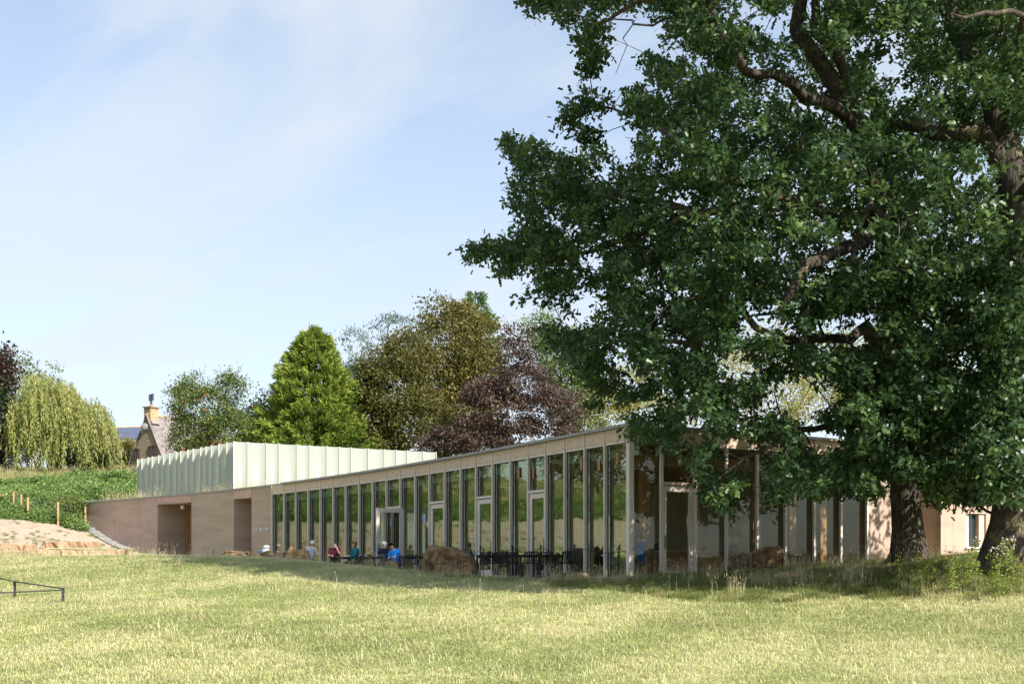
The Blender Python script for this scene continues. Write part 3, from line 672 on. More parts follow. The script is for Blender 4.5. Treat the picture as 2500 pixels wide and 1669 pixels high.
# --- the two oaks: one canopy, two trunks
mask = np.array([(1250, -40), (1300, 25), (1345, 30), (1380, 72), (1402, 62), (1425, 110), (1418, 160), (1440, 178), (1455, 130), (1475, 95), (1480, 55), (1500, 18), (1560, 12), (1610, 25), (1620, 90),
 (1585, 100), (1565, 115), (1563, 172), (1600, 180), (1590, 205), (1530, 215), (1518, 255), (1548, 300), (1555, 345), (1550, 400), (1535, 430), (1505, 402), (1485, 400), (1470, 440), (1430, 445), (1425, 425), (1440, 400), (1495, 385), (1492, 358), (1470, 362), (1425, 372), (1420, 355), (1380, 378), (1350, 372), (1320, 370), (1310, 340), (1290, 355), (1262, 350), (1240, 328), (1220, 322), (1215, 370), (1240, 395), (1242, 430),
 (1272, 432), (1232, 445), (1228, 480), (1213, 490), (1245, 505), (1270, 525), (1262, 550), (1228, 570), (1215, 595), (1165, 570), (1132, 608), (1140, 642), (1162, 640), (1192, 625), (1200, 662), (1235, 687), (1262, 660), (1290, 655), (1285, 690), (1265, 735), (1292, 742), (1312, 715), (1325, 760), (1340, 790), (1312, 815), (1345, 848), (1362, 860), (1378, 888), (1385, 905), (1412, 902), (1432, 930), (1402, 950), (1440, 1000), (1460, 1020), (1422, 1022), (1405, 1050), (1432, 1068), (1452, 1040), (1510, 1045), (1530, 1072), (1562, 1112), (1602, 1130), (1640, 1145), (1660, 1105), (1700, 1190), (1725, 1200), (1720, 1262), (1745, 1286), (1775, 1270), (1785, 1240), (1815, 1250), (1835, 1190), (1885, 1200), (1890, 1262), (1912, 1255), (1950, 1225), (2000, 1232), (2080, 1240), (2130, 1262), (2150, 1230), (2180, 1248), (2250, 1250), (2290, 1240), (2320, 1270), (2355, 1250), (2380, 1290), (2420, 1290), (2450, 1255), (2520, 1250), (2900, 1200), (3300, 1050), (3600, 700), (3700, 200), (3550, -300), (3200, -700), (2600, -950), (2000, -900), (1600, -600), (1400, -300)], float)
sprigs = [np.array(s_, float) for s_ in ([(1420, 180), (1450, 170), (1475, 95), (1480, 130), (1462, 150), (1455, 170), (1440, 178)], [(1420, 100), (1475, 90), (1478, 115), (1458, 140), (1448, 175), (1418, 178), (1416, 130)],
 [(1375, 240), (1405, 225), (1418, 215), (1440, 222), (1470, 235), (1495, 232), (1490, 255), (1470, 275), (1450, 310), (1440, 300), (1435, 260), (1410, 255), (1390, 262)], [(1365, 300), (1395, 262), (1412, 270), (1408, 300), (1382, 318)], [(1425, 330), (1440, 318), (1447, 340), (1432, 345)], [(1240, -30), (1300, -30), (1345, 10), (1300, 25), (1260, 5)])]
holes = [(1600, 330, 14, 12), (1590, 388, 18, 10), (1712, 160, 18, 16), (1655, 130, 20, 10), (1870, 55, 42, 30), (1895, 90, 22, 18), (1825, 35, 20, 40), (2105, 120, 12, 12), (2165, 150, 22, 22), (2145, 195, 18, 14), (2205, 225, 18, 20), (2310, 205, 14, 10), (1935, 165, 20, 14), (1945, 265, 14, 10), (1865, 260, 12, 16), (1975, 255, 14, 10), (1830, 305, 14, 10),
 (1745, 335, 8, 12), (1450, 640, 14, 22), (1395, 565, 18, 10), (1440, 600, 12, 8), (1450, 735, 30, 22), (1395, 790, 14, 16), (1360, 745, 10, 12), (1850, 790, 40, 26), (1905, 800, 30, 16), (2020, 815, 26, 22), (2105, 790, 45, 20), (1830, 905, 26, 20), (1945, 950, 50, 30), (1890, 985, 30, 16), (1960, 1010, 30, 14), (2040, 960, 14, 14), (1800, 880, 18, 22), (1760, 900, 12, 12), (1530, 860, 12, 14), (1545, 915, 12, 20), (1580, 1000, 14, 12), (1490, 985, 16, 14), (1520, 1030, 12, 10), (1700, 1050, 36, 26), (1790, 1085, 42, 18), (1610, 1100, 12, 10), (1760, 1130, 30, 12), (2040, 1085, 30, 16), (1985, 1060, 25, 14), (1880, 1100, 30, 12), (1850, 1150, 24, 22), (2130, 1120, 14, 12), (2230, 1190, 10, 12), (2360, 440, 20, 12), (2410, 380, 12, 10), (2330, 420, 12, 10), (2350, 890, 14, 12), (2390, 1040, 12, 10), (2295, 555, 16, 10)]
ro = np.random.default_rng(5)
def noise2(u, v):
    return (np.sin(u * .021 + 1.7 * np.sin(v * .017)) * np.sin(v * .026 + 1.3 * np.sin(u * .013 + 2)) + 0.6 * np.sin(u * .057 + v * .033 + 1) * np.sin(v * .061 - u * .029))
n_try = 17500
cu = ro.uniform(1120, 3700, n_try); cv = ro.uniform(-950, 1300, n_try)
ok = inside(cu, cv, mask) & (inside(cu, cv + 34, mask) | (cv < 900)) & (inside(cu - 16, cv, mask) | (cu > 2600))
infr = (cu < 2560) & (cv > -70)
keep = ro.uniform(size=n_try) < np.where(infr, 0.97, 0.32)
ok &= noise2(cu, cv) > -.95
for (a, b, c, d) in holes: ok &= (((cu - a) / (c + 13)) ** 2 + ((cv - b) / (d + 13)) ** 2) > 1
ok &= keep & ((cu < 2860) | infr); cu, cv, infr = cu[ok], cv[ok], infr[ok]
# depth: a broad dome round the two trunks
CXc, CYc = 10.4, 29.0
Xn = PX(cu, CYc)
half = 9.0 * np.sqrt(np.clip(1 - ((Xn - CXc) / 12.8) ** 2, 0.03, 1))
left = np.clip((1750 - cu) / 500, 0, 1); half = half * (1 - .45 * left)
tq = ro.uniform(-1, 1, len(cu)); tq = np.sign(tq) * np.abs(tq) ** 0.75
low = np.clip((cv - 950) / 300, 0, 1)
cY = CYc + 1.4 + 1.2 * left + half * .86 * tq * (1 - 0.5 * low) - .8 * low * (1 - left)
cY = np.maximum(cY, np.where(cv > 650, 24.3, 22.6) + ro.uniform(0, 1.2, len(cY)))
cY = np.minimum(cY, 33.0 + np.clip((900 - cv) / 250, 0, 6))
OC = np.stack([PX(cu, cY), cY, EYE + (HV - cv) / FPX * cY], 1)
# boughs that stay in plain view: keep the twigs in front of them clear
def segd(u, v, a, b):
    a, b = np.array(a, float), np.array(b, float); d = b - a; t = np.clip(((u - a[0]) * d[0] + (v - a[1]) * d[1]) / (d @ d), 0, 1); return np.hypot(u - a[0] - t * d[0], v - a[1] - t * d[1])
clear = np.zeros(len(cu), bool)
for pth, w, Yl in (([(2420, 330), (2330, 325), (2280, 325), (2240, 305), (2180, 312)], 34, 27.6), ([(2480, 520), (2450, 300)], 40, 27.2), ([(2090, 300), (2060, 250), (2000, 160), (1945, 75), (1950, -10)], 34, 29), ([(2070, 190), (2030, 120)], 24, 29), ([(1970, 240), (1930, 205), (1890, 180), (1820, 182)], 26, 27), ([(1765, 85), (1738, 20)], 26, 26),
                   ([(2100, 590), (2050, 610), (1975, 645), (1945, 685), (1930, 720)], 34, 27), ([(2110, 510), (2088, 590), (2070, 640)], 26, 26.5), ([(2150, 835), (2110, 800), (2080, 830), (1990, 830), (1920, 830)], 30, 30), ([(2215, 1350), (2212, 1200)], 48, 32), ([(2470, 1380), (2480, 1240)], 60, 27), ([(1700, 520), (1640, 530)], 18, 26), ([(2050, 265), (2000, 250)], 20, 29)):
    for a, b in zip(pth[:-1], pth[1:]): clear |= (segd(cu, cv, a, b) < w * .95) & (cY < Yl + .3)
cu, cv, cY, infr = cu[~clear], cv[~clear], cY[~clear], infr[~clear]
OC = np.stack([PX(cu, cY), cY, EYE + (HV - cv) / FPX * cY], 1)
fu = np.concatenate([ro.uniform(2060, 2310, 170), ro.uniform(2395, 2530, 130)]); fv = np.concatenate([ro.uniform(680, 1180, 170), ro.uniform(560, 1215, 130)]); fY = np.concatenate([ro.uniform(25.0, 29.5, 170), ro.uniform(23.4, 25.8, 130)])
fk = np.ones(len(fu), bool)
for pth in ([(2150, 835), (2110, 800), (2080, 830)],):
    for a, b in zip(pth[:-1], pth[1:]): fk &= segd(fu, fv, a, b) > 24
fu, fv, fY = fu[fk], fv[fk], fY[fk]; OC = np.concatenate([OC, np.stack([PX(fu, fY), fY, EYE + (HV - fv) / FPX * fY], 1)]); infr = np.concatenate([infr, np.ones(len(fu), bool)])
# drop what would sit inside the building
inb = inside(OC[:, 0], OC[:, 1], np.array([(p.x, p.y) for p in [CN + N0 * 0.8 + NR * 0.8, sp(14, 2.2), sp(14, -20), Vector((-4, 60))]])) & (OC[:, 2] < 5.3)
OC, infr = OC[~inb], infr[~inb]
# thin sprigs at the left edge
ex = []
for sg in sprigs:
    x0, y0 = sg.min(0); x1, y1 = sg.max(0); q = ro.uniform(size=(60, 2)) * (x1 - x0, y1 - y0) + (x0, y0); q = q[inside(q[:, 0], q[:, 1], sg)][:6]
    Yd = ro.normal(29.0, 0.3, len(q)); ex.append(np.stack([PX(q[:, 0], Yd), Yd, EYE + (HV - q[:, 1]) / FPX * Yd], 1))
ex = np.concatenate(ex); OC = np.concatenate([OC, ex]); infr = np.concatenate([infr, np.ones(len(ex), bool)])

sk = Skeleton()
g1 = P(2218, 1374, 32); g2 = P(2468, 1388, 27)
g1.z = ground(g1.x, g1.y) - 0.15; g2.z = ground(g2.x, g2.y) - 0.2
def Q(*a): return [np.array(P(u, v, Y)) for u, v, Y in a]
t1 = [np.array(g1)] + Q((2219, 1345, 32), (2216, 1290, 32), (2210, 1200, 32), (2203, 1000, 31.8), (2196, 800, 31.5), (2175, 620, 31), (2150, 520, 30.5))
sk.limb(t1, [0.70, 0.52, 0.43, 0.40, 0.39, 0.38, 0.36, 0.30], -1, 1, 0.5, ro, 0.01)
t2 = [np.array(g2)] + Q((2470, 1340, 27), (2476, 1280, 27), (2482, 1200, 27), (2490, 900, 27), (2492, 640, 27), (2478, 470, 27), (2450, 330, 27.2), (2420, 240, 27.4), (2330, 60, 27.6), (2260, -120, 28))
sk.limb(t2, [0.95, 0.70, 0.56, 0.50, 0.46, 0.42, 0.36, 0.32, 0.27, 0.22, 0.12], -1, 2, 0.5, ro, 0.012)
def limb(pts, rads, wob=0.035):
    q = Q(*[(u, v, Y + (3.2 * min(1, max(0, 1850 - u) / 450) if v > 200 else 0)) for u, v, Y in pts]); sk.limb(q, rads, sk.near(q[0]), None, 0.4, ro, wob)
limb([(2462, 440, 27.1), (2400, 325, 27.0), (2330, 325, 27.2), (2280, 325, 27.6), (2240, 305, 28), (2180, 312, 28.4), (2120, 330, 28.8), (2050, 330, 28)], [0.26, 0.21, 0.20, 0.19, 0.17, 0.14, 0.08, 0.05])
limb([(2150, 520, 30.5), (2090, 300, 29.5), (2060, 250, 29.2), (2000, 160, 29), (1945, 75, 28.6), (1950, -10, 28.4), (1980, -160, 28.4), (1940, -330, 28.6)], [0.28, 0.23, 0.22, 0.20, 0.18, 0.16, 0.11, 0.05])
limb([(2085, 290, 29.4), (2070, 190, 29), (2030, 120, 28.6), (1990, 80, 28.4), (1990, -10, 28.2), (2060, -200, 28)], [0.16, 0.14, 0.13, 0.12, 0.11, 0.05])
limb([(2095, 310, 29.4), (2040, 265, 28.5), (1970, 240, 27.6), (1930, 205, 27), (1890, 180, 26.6), (1820, 182, 26.2), (1797, 140, 26), (1765, 85, 26), (1738, 20, 26), (1735, -80, 26)], [0.18, 0.16, 0.14, 0.13, 0.12, 0.11, 0.11, 0.10, 0.09, 0.05])
limb([(1752, 62, 26), (1700, 12, 26), (1640, 0, 26.2), (1560, 8, 26.4), (1510, 25, 26.6), (1480, 60, 26.8), (1440, 62, 27), (1400, 25, 27)], [0.07, 0.065, 0.06, 0.05, 0.042, 0.034, 0.028, 0.02])
limb([(1820, 80, 26), (1700, 55, 26.2), (1625, 52, 26.4), (1590, 68, 26.5), (1545, 60, 26.6), (1530, 85, 26.7), (1530, 120, 26.7), (1505, 175, 26.7)], [0.05, 0.04, 0.035, 0.03, 0.024, 0.016, 0.012, 0.008], 0.05)
limb([(1545, 50, 26.6), (1500, 45, 26.6), (1470, 60, 26.7), (1440, 85, 26.8)], [0.022, 0.018, 0.013, 0.008], 0.05)
limb([(2150, 530, 30.5), (2110, 590, 27.5), (2040, 615, 26), (1975, 645, 25.2), (1945, 685, 25), (1930, 715, 24.8), (1900, 760, 24.6)], [0.20, 0.17, 0.15, 0.14, 0.12, 0.09, 0.05], 0.02)
limb([(2180, 640, 31), (2125, 500, 26.5), (2095, 560, 26), (2088, 615, 25.8), (2070, 650, 25.6)], [0.10, 0.075, 0.07, 0.06, 0.03], 0.02)
limb([(2196, 850, 31.5), (2140, 835, 30.5), (2110, 800, 29.8), (2080, 830, 29), (1990, 830, 27.8), (1920, 830, 27), (1850, 800, 26), (1790, 740, 25.4), (1720, 720, 25), (1640, 735, 24.8), (1580, 790, 24.8)], [0.24, 0.19, 0.15, 0.12, 0.11, 0.09, 0.08, 0.07, 0.05, 0.035, 0.02])
limb([(2200, 950, 31.7), (2110, 1000, 30), (2040, 1035, 28.5), (1960, 1050, 27.5), (1850, 1100, 26.4), (1740, 1180, 25.6)], [0.16, 0.11, 0.09, 0.07, 0.05, 0.025])
limb([(2188, 720, 31.2), (2240, 690, 29), (2300, 690, 28), (2250, 700, 27)], [0.2, 0.15, 0.1, 0.05])
limb([(2160, 560, 30.6), (1960, 500, 27), (1800, 440, 25.6), (1700, 400, 25.4), (1640, 330, 25.4), (1560, 285, 25.8), (1490, 262, 26.6), (1430, 250, 27)], [0.17, 0.13, 0.10, 0.08, 0.06, 0.04, 0.028, 0.015])
limb([(1900, 480, 26.4), (1700, 520, 25.4), (1500, 470, 26), (1380, 460, 26.8), (1290, 420, 27.5), (1240, 370, 28)], [0.11, 0.09, 0.07, 0.055, 0.035, 0.015])
limb([(1700, 520, 25.4), (1500, 600, 26), (1340, 640, 27), (1260, 640, 27.6), (1190, 605, 28)], [0.08, 0.06, 0.045, 0.03, 0.015])
limb([(1990, 830, 27.8), (1760, 850, 26), (1600, 830, 26), (1450, 800, 26.6), (1370, 820, 27)], [0.09, 0.07, 0.055, 0.035, 0.015])
limb([(1580, 310, 25.6), (1530, 305, 26), (1495, 315, 26.2), (1470, 330, 26.4), (1445, 355, 26.6)], [0.02, 0.014, 0.011, 0.009, 0.006], 0.03)
limb([(2480, 500, 27), (2560, 420, 26), (2700, 250, 26), (2900, 50, 27), (3050, -150, 28)], [0.24, 0.2, 0.16, 0.1, 0.05])
limb([(2490, 800, 27), (2600, 700, 25), (2800, 600, 24), (3050, 520, 25)], [0.2, 0.15, 0.1, 0.05])
limb([(2420, 240, 27.4), (2500, 60, 25), (2600, -150, 24.5), (2700, -350, 25)], [0.16, 0.12, 0.08, 0.04])
limb([(2450, 330, 27.2), (2500, 30, 23), (2400, 30, 22), (2320, 40, 21.6)], [0.09, 0.06, 0.045, 0.02])
tips = sk.attach(OC, ro, 0.45, 0.22, 0.10, 0.06)
oroot = np.array([sk.root[t] for t in tips])
# leaves: tufts at the ends of the twigs
def oak_leaves(C, n, size, r, spread=0.30):
    k = len(C); idx = np.repeat(np.arange(k), n); m = len(idx)
    ax0 = unit(r.normal(size=(k, 3)) * (1, 1, .5)); out = unit(C - np.array((10.4, 29, 6.0)))
    ln = r.uniform(-1, 1, (m, 1)) * spread * 1.15
    c = C[idx] + ax0[idx] * ln + r.normal(size=(m, 3)) * spread * np.array((.55, .55, .42))
    d = r.normal(size=(m, 3)) * .8 + out[idx] * .5 + np.array((0, 0, -.25)); nn = r.normal(size=(m, 3)) * .55 + np.array((0, 0, .75)) + out[idx] * .35
    s = size * r.uniform(.7, 1.3, m); tint = r.normal(.38, .18, m) + r.normal(0, .17, k)[idx]; tint = np.where(r.uniform(size=m) < .02, r.uniform(.8, 1, m), tint)
    return c, d, nn, s, tint, idx
OAKS = {}
for root, gp, lab in ((1, g1, 'tall dark green oak whose trunk stands in front of the sunlit concrete wall'), (2, g2, 'oak with a thick flared trunk at the right edge of the photo')):
    T = thing('oak_tree', lab, 'tree', gp, group='old oaks beside the building'); OAKS[root] = T
    link('trunk', sk.mesh(0.0065, 0.46, root=root, m=MT['bark']), T)
    a, b = OC[(oroot == root) & infr], OC[(oroot == root) & ~infr]
    c, d, nn, s, tint, ix = oak_leaves(a, 46, 0.165, ro, 0.225)
    front_ = np.argsort(c[:, 1] + ro.uniform(0, 1.5, len(c)))[:170]; fr = np.zeros(len(c), bool); fr[front_] = True
    foliage('foliage', T, c[~fr], d[~fr], nn[~fr], s[~fr], tint[~fr], OAK_V, OAK_F, MT['oakleaf'], 'stuff')
    lm = [np_mesh('leaf', OAK_V, OAK_F, MT['oakleaf'], {'tint': np.full(8, t_)}) for t_ in (.2, .35, .45, .6)]
    Dn = unit(d[fr]); Nn_ = unit(nn[fr] - Dn * (nn[fr] * Dn).sum(1, keepdims=True)); Xn_ = np.cross(Dn, Nn_)
    for q in range(len(Dn)):
        o = bpy.data.objects.new('leaf', lm[q % 4]); COL.objects.link(o); o.parent = T; o.matrix_parent_inverse = Matrix.Translation(-Vector(T['base']))
        Sx = s[fr][q]; A = np.eye(4); A[:3, 0] = Xn_[q] * Sx; A[:3, 1] = Dn[q] * Sx; A[:3, 2] = Nn_[q] * Sx; A[:3, 3] = c[fr][q]; o.matrix_basis = Matrix(A.tolist())
    if len(b):
        c, d, nn, s, tint, ix = oak_leaves(b, 20, 0.26, ro, 0.55)
        foliage('foliage', T, c, d, nn, s, tint, OAK_V, OAK_F, MT['oakleaf'], 'stuff')

# --- trees behind
def ground_under(u, Y): return ground(PX(u, Y), Y)
def tree(name, label, u0, Y, lobes, m, n, per, size, seed, tv=LEAF_V, tf=LEAF_F, csize=0.5, bk='bark_far', up=0.7, droop=0.1, tmean=.45, tsd=.2, csd=.15, group='trees behind the building', rtrunk=0.22, lo=0.55, flat=0.7, nb=90, bottom=-0.9, rb=0.02):
    r = np.random.default_rng(seed); b = Vector((PX(u0, Y), Y, ground_under(u0, Y))); T = thing(name, label, 'tree', b, group=group)
    C, O = shell(lobes, n, r, lo, 1.0, bottom)
    top = max(lobes, key=lambda l: l[0][2])[0]; s = Skeleton()
    ctr = np.mean([l[0] for l in lobes], 0); s.limb([np.array(b) - (0, 0, .3), np.array((b.x * .5 + ctr[0] * .5, Y, (b.z + ctr[2]) / 2)), top], [rtrunk, rtrunk * .7, rtrunk * .2], -1, 0, 0.8, r, 0.06)
    if nb: s.attach(C[:nb], r, 0.9, 0.3, 0.08, 0.02)
    link('trunk', s.mesh(rb, 0.42, m=MT[bk]), T)
    idx = np.repeat(np.arange(len(C)), per); k = len(idx)
    c = C[idx] + r.normal(size=(k, 3)) * csize * np.array((1, 1, flat)); d = r.normal(size=(k, 3)) + O[idx] * .6 + (0, 0, -droop); nn = r.normal(size=(k, 3)) * .6 + (0, 0, up) + O[idx] * .4
    foliage('crown', T, c, d, nn, size * r.uniform(.7, 1.3, k), r.normal(tmean, tsd, k) + r.normal(0, csd, len(C))[idx], tv, tf, m)
    return T
MT['copper'] = leafy('copper beech leaf', (0.036, 0.023, 0.021), (0.076, 0.048, 0.041), (0.165, 0.115, 0.088), 0.45, 0.2)
MT['sycamore'] = leafy('autumn sycamore leaf', (0.06, 0.068, 0.020), (0.125, 0.125, 0.036), (0.25, 0.205, 0.065), 0.5, 0.3)
MT['green'] = leafy('green leaf', (0.04, 0.075, 0.02), (0.10, 0.15, 0.04), (0.20, 0.25, 0.07), 0.5, 0.3)
MT['yellowgreen'] = leafy('yellow green leaf', (0.14, 0.16, 0.04), (0.26, 0.26, 0.07), (0.42, 0.38, 0.12), 0.5, 0.35)
MT['dark'] = leafy('dark evergreen leaf', (0.016, 0.03, 0.012), (0.03, 0.055, 0.02), (0.06, 0.09, 0.03), 0.5, 0.15)
MT['leyland'] = leafy('golden cypress spray', (0.045, 0.095, 0.018), (0.15, 0.225, 0.038), (0.36, 0.41, 0.075), 0.6, 0.3)
MT['cedar'] = leafy('blue cedar needle', (0.07, 0.11, 0.10), (0.16, 0.22, 0.20), (0.32, 0.38, 0.35), 0.6, 0.1)
MT['pine'] = leafy('pine needle', (0.05, 0.10, 0.05), (0.10, 0.18, 0.07), (0.20, 0.28, 0.11), 0.6, 0.15)
MT['willowleaf'] = leafy('willow leaf', (0.14, 0.19, 0.055), (0.27, 0.31, 0.10), (0.44, 0.39, 0.13), 0.55, 0.35)
MT['apple'] = leafy('apple leaf', (0.05, 0.085, 0.020), (0.12, 0.165, 0.040), (0.24, 0.28, 0.08), 0.5, 0.3)

tree('copper_beech', 'dark purple leaved tree cut by the left edge beside the willow', -10, 104, [lobe(-30, 1000, 62, 150, 104), lobe(5, 900, 32, 50, 104), lobe(10, 1060, 35, 60, 104), lobe(-5, 1110, 40, 45, 104), lobe(-60, 900, 60, 60, 104)], MT['copper'], 260, 60, .30, 21, csize=.45, tmean=.5)
tree('bare_topped_tree', 'sparse thin topped tree showing above the willow', 75, 122, [lobe(70, 890, 20, 28, 122), lobe(75, 945, 34, 30, 122), lobe(130, 900, 16, 10, 122), lobe(115, 930, 30, 24, 122)], MT['green'], 46, 22, .28, 22, csize=.42, tmean=.7, bk='bark_pale', rtrunk=.15)
tree('dark_shrub', 'dark evergreen bush under the right side of the willow', 235, 101, [lobe(225, 1115, 45, 38, 101), lobe(200, 1130, 50, 25, 101), lobe(265, 1125, 16, 25, 101)], MT['dark'], 90, 50, .22, 23, csize=.4, nb=20, group='shrubs by the house')
tree('apple_tree', 'rounded apple tree dotted with red and yellow fruit behind the light box', 510, 96, [lobe(500, 1000, 78, 60, 96), lobe(455, 975, 40, 40, 96), lobe(560, 960, 40, 45, 96), lobe(470, 1060, 55, 45, 96), lobe(570, 1050, 60, 55, 96), lobe(470, 925, 20, 18, 96), lobe(565, 915, 26, 14, 96), lobe(425, 1000, 16, 14, 96)], MT['apple'], 330, 56, .19, 24, csize=.42, tmean=.5, rb=.018)
tree('dark_thicket_tree', 'dark blue green tree between the apple tree and the golden cypress', 620, 103, [lobe(625, 1040, 45, 60, 103), lobe(600, 1070, 40, 40, 103), lobe(640, 985, 20, 30, 103), lobe(660, 1070, 40, 50, 103)], MT['dark'], 110, 50, .22, 25, csize=.45, tmean=.75, nb=40)
# apples
ra = np.random.default_rng(3); AT = [o for o in bpy.data.objects if o.name == 'apple_tree'][0]
am = [MB().ball((0, 0, 0), .055, 7, 5).mesh('apple', surf('ripe apple' + str(i), c, rough=.35)) for i, c in enumerate(((.55, .10, .03), (.60, .34, .04)))]
for i in range(20):
    u, v = ra.normal(510, 32), ra.normal(985, 28); q = P(u, v, 96 - ra.uniform(2.1, 2.9)); o = link('apple', am[i % 2], AT); o.matrix_basis = Matrix.Translation(q)

# golden cypress: feathery sprays turned up at the tips
def conifer(name, label, u, vtop, vbase, wpx, Y, m, seed, nspray, per, size, pw=0.75, upt=.6, bk='bark_far', wob=.18, group='trees behind the building'):
    r = np.random.default_rng(seed); b = Vector((PX(u, Y), Y, ground_under(u, Y))); zt = EYE + (HV - vtop) / FPX * Y; zb = EYE + (HV - vbase) / FPX * Y; T = thing(name, label, 'tree', b, group=group)
    s = Skeleton(); s.limb([np.array(b) - (0, 0, .3), np.array((b.x, Y, zt))], [.25, .02], -1, 0, 1.0)
    h = r.uniform(0, 1, nspray) ** .8; h = 1 - h; ang = r.uniform(0, 2 * math.pi, nspray); Rm = wpx / 2 * Y / FPX
    prof = np.clip((1 - h), 0, 1) ** pw * (1 - .25 * np.clip(.12 - h, 0, 1) / .12); lob = 1 + wob * np.sin(ang * 3 + h * 14) + wob * .7 * np.sin(ang * 7 - h * 31)
    rad = Rm * prof * lob * r.uniform(.62, 1.08, nspray); z = zb + (zt - zb) * h
    C = np.stack([b.x + rad * np.cos(ang), Y + rad * np.sin(ang), z + r.normal(0, .15, nspray)], 1); O = np.stack([np.cos(ang), np.sin(ang), np.full(nspray, upt)], 1)
    s.attach(C[:60], r, 1.2, .1, .03, -.05); link('trunk', s.mesh(.02, .4, m=MT[bk]), T)
    idx = np.repeat(np.arange(nspray), per); k = len(idx); f = r.uniform(0, 1, (k, 1))
    L = (.45 + 1.0 * prof)[idx][:, None]
    c = C[idx] + unit(O)[idx] * f * L + r.normal(size=(k, 3)) * .16 * (1.1 - f * .7); d = O[idx] * .9 + r.normal(size=(k, 3)) * .45; nn = r.normal(size=(k, 3)) + (0, 0, .6)
    foliage('crown', T, c, d, nn, size * r.uniform(.7, 1.3, k), r.normal(.22, .13, k) + .46 * f[:, 0] + r.normal(0, .18, nspray)[idx], LEAF_V * (.5, 1, 1), LEAF_F, m); return T  # yellower tips; the crown's inner shade is put into the tint
conifer('golden_cypress', 'bright yellow green conifer with feathery sprays left of centre', 764, 818, 1140, 236, 98, MT['leyland'], 31, 1700, 34, .40, pw=.62, wob=.17)
conifer('pine_tree', 'bushy topped pine showing behind the tall brown green tree', 1160, 722, 1000, 130, 120, MT['pine'], 32, 420, 26, .42, pw=.55)
# blue cedar: open tiers of spiky shoots
r = np.random.default_rng(41); Yc = 113; b = Vector((PX(925, Yc), Yc, ground_under(925, Yc))); T = thing('blue_cedar', 'blue grey cedar with spiky open branches behind the brown green trees', 'tree', b, group='trees behind the building')
s = Skeleton(); s.limb([np.array(b)] + Q((930, 950, Yc), (950, 775, Yc)), [.3, .2, .03], -1, 0, .8, r, .03)
tg = np.array(Q(*[(u, v, Yc + r.uniform(-2.5, 2.5)) for u, v in ((838, 832), (850, 845), (866, 808), (880, 825), (905, 800), (925, 790), (962, 775), (990, 782), (985, 800), (1010, 800), (900, 850), (880, 870), (860, 880), (930, 830), (950, 850), (975, 840), (840, 900), (870, 920), (920, 900), (900, 940), (960, 900), (940, 930), (1000, 860), (850, 940))]))
tp_ = s.attach(tg, r, .5, .2, .05, .10); link('trunk', s.mesh(.025, .4, m=MT['bark_far']), T)
A_ = np.array(s.p)[20:]; idx = np.repeat(np.arange(len(A_)), 34); k = len(idx); c = A_[idx] + r.normal(size=(k, 3)) * (.42, .42, .22); d = r.normal(size=(k, 3)) * .6 + (0, 0, .9); nn = r.normal(size=(k, 3))
foliage('crown', T, c, d, nn, .36 * r.uniform(.6, 1.3, k), r.normal(.5, .2, k), THIN_V * (1.5, 1, 1), THIN_F, MT['cedar'])

tree('low_sycamore', 'broad brown green tree behind the middle of the light box', 950, 100, [lobe(960, 960, 95, 95, 100), lobe(900, 1020, 85, 70, 100), lobe(1000, 870, 60, 60, 100), lobe(850, 1050, 50, 55, 100), lobe(1010, 1030, 100, 75, 100), lobe(930, 900, 55, 55, 100), lobe(905, 1085, 90, 40, 100)], MT['sycamore'], 520, 60, .27, 26, csize=.5, tmean=.33)
tree('tall_sycamore', 'tallest tree behind, olive brown crown rising right of centre', 1110, 107, [lobe(1105, 850, 95, 95, 107), lobe(1070, 770, 48, 45, 107), lobe(1130, 780, 45, 42, 107), lobe(1165, 830, 52, 60, 107), lobe(1080, 930, 95, 80, 107), lobe(1170, 930, 80, 75, 107), lobe(1120, 1010, 110, 80, 107)], MT['sycamore'], 560, 60, .28, 27, csize=.5, tmean=.55, bk='bark_pale', rb=.03)
tree('purple_beech', 'wide dark purple beech behind the rising roof of the glass front', 1250, 94, [lobe(1255, 875, 38, 52, 94), lobe(1275, 945, 80, 62, 94), lobe(1220, 1010, 110, 60, 94), lobe(1340, 1000, 90, 60, 94), lobe(1150, 1060, 90, 45, 94), lobe(1300, 1075, 130, 45, 94), lobe(1245, 815, 16, 22, 94), lobe(1298, 815, 12, 16, 94), lobe(1060, 1095, 50, 26, 94), lobe(1200, 1095, 90, 30, 94), lobe(1180, 960, 55, 35, 94), lobe(1100, 1085, 60, 30, 94)], MT['copper'], 560, 60, .22, 28, csize=.42, tmean=.5, bk='bark_pale', rb=.022, flat=.5)
tree('fresh_green_tree', 'light green tree between the purple beech and the oak', 1370, 108, [lobe(1365, 880, 70, 90, 108), lobe(1400, 960, 70, 80, 108), lobe(1320, 810, 42, 45, 108), lobe(1430, 1010, 60, 60, 108)], MT['green'], 300, 60, .24, 29, csize=.5, tmean=.75)
tree('backing_tree', 'dim green tree filling the gap between the golden cypress and the blue cedar', 860, 116, [lobe(870, 1000, 70, 110, 116), lobe(830, 1050, 60, 80, 116), lobe(900, 920, 40, 50, 116)], MT['dark'], 190, 50, .28, 36, csize=.55, tmean=.7)
tree('yellow_birch', 'yellowing birch glimpsed under the oak over the glass corner', 1500, 100, [lobe(1480, 1000, 60, 60, 100), lobe(1540, 950, 60, 70, 100), lobe(1590, 1010, 70, 50, 100)], MT['yellowgreen'], 150, 46, .22, 30, csize=.5, bk='bark_pale', tmean=.6)
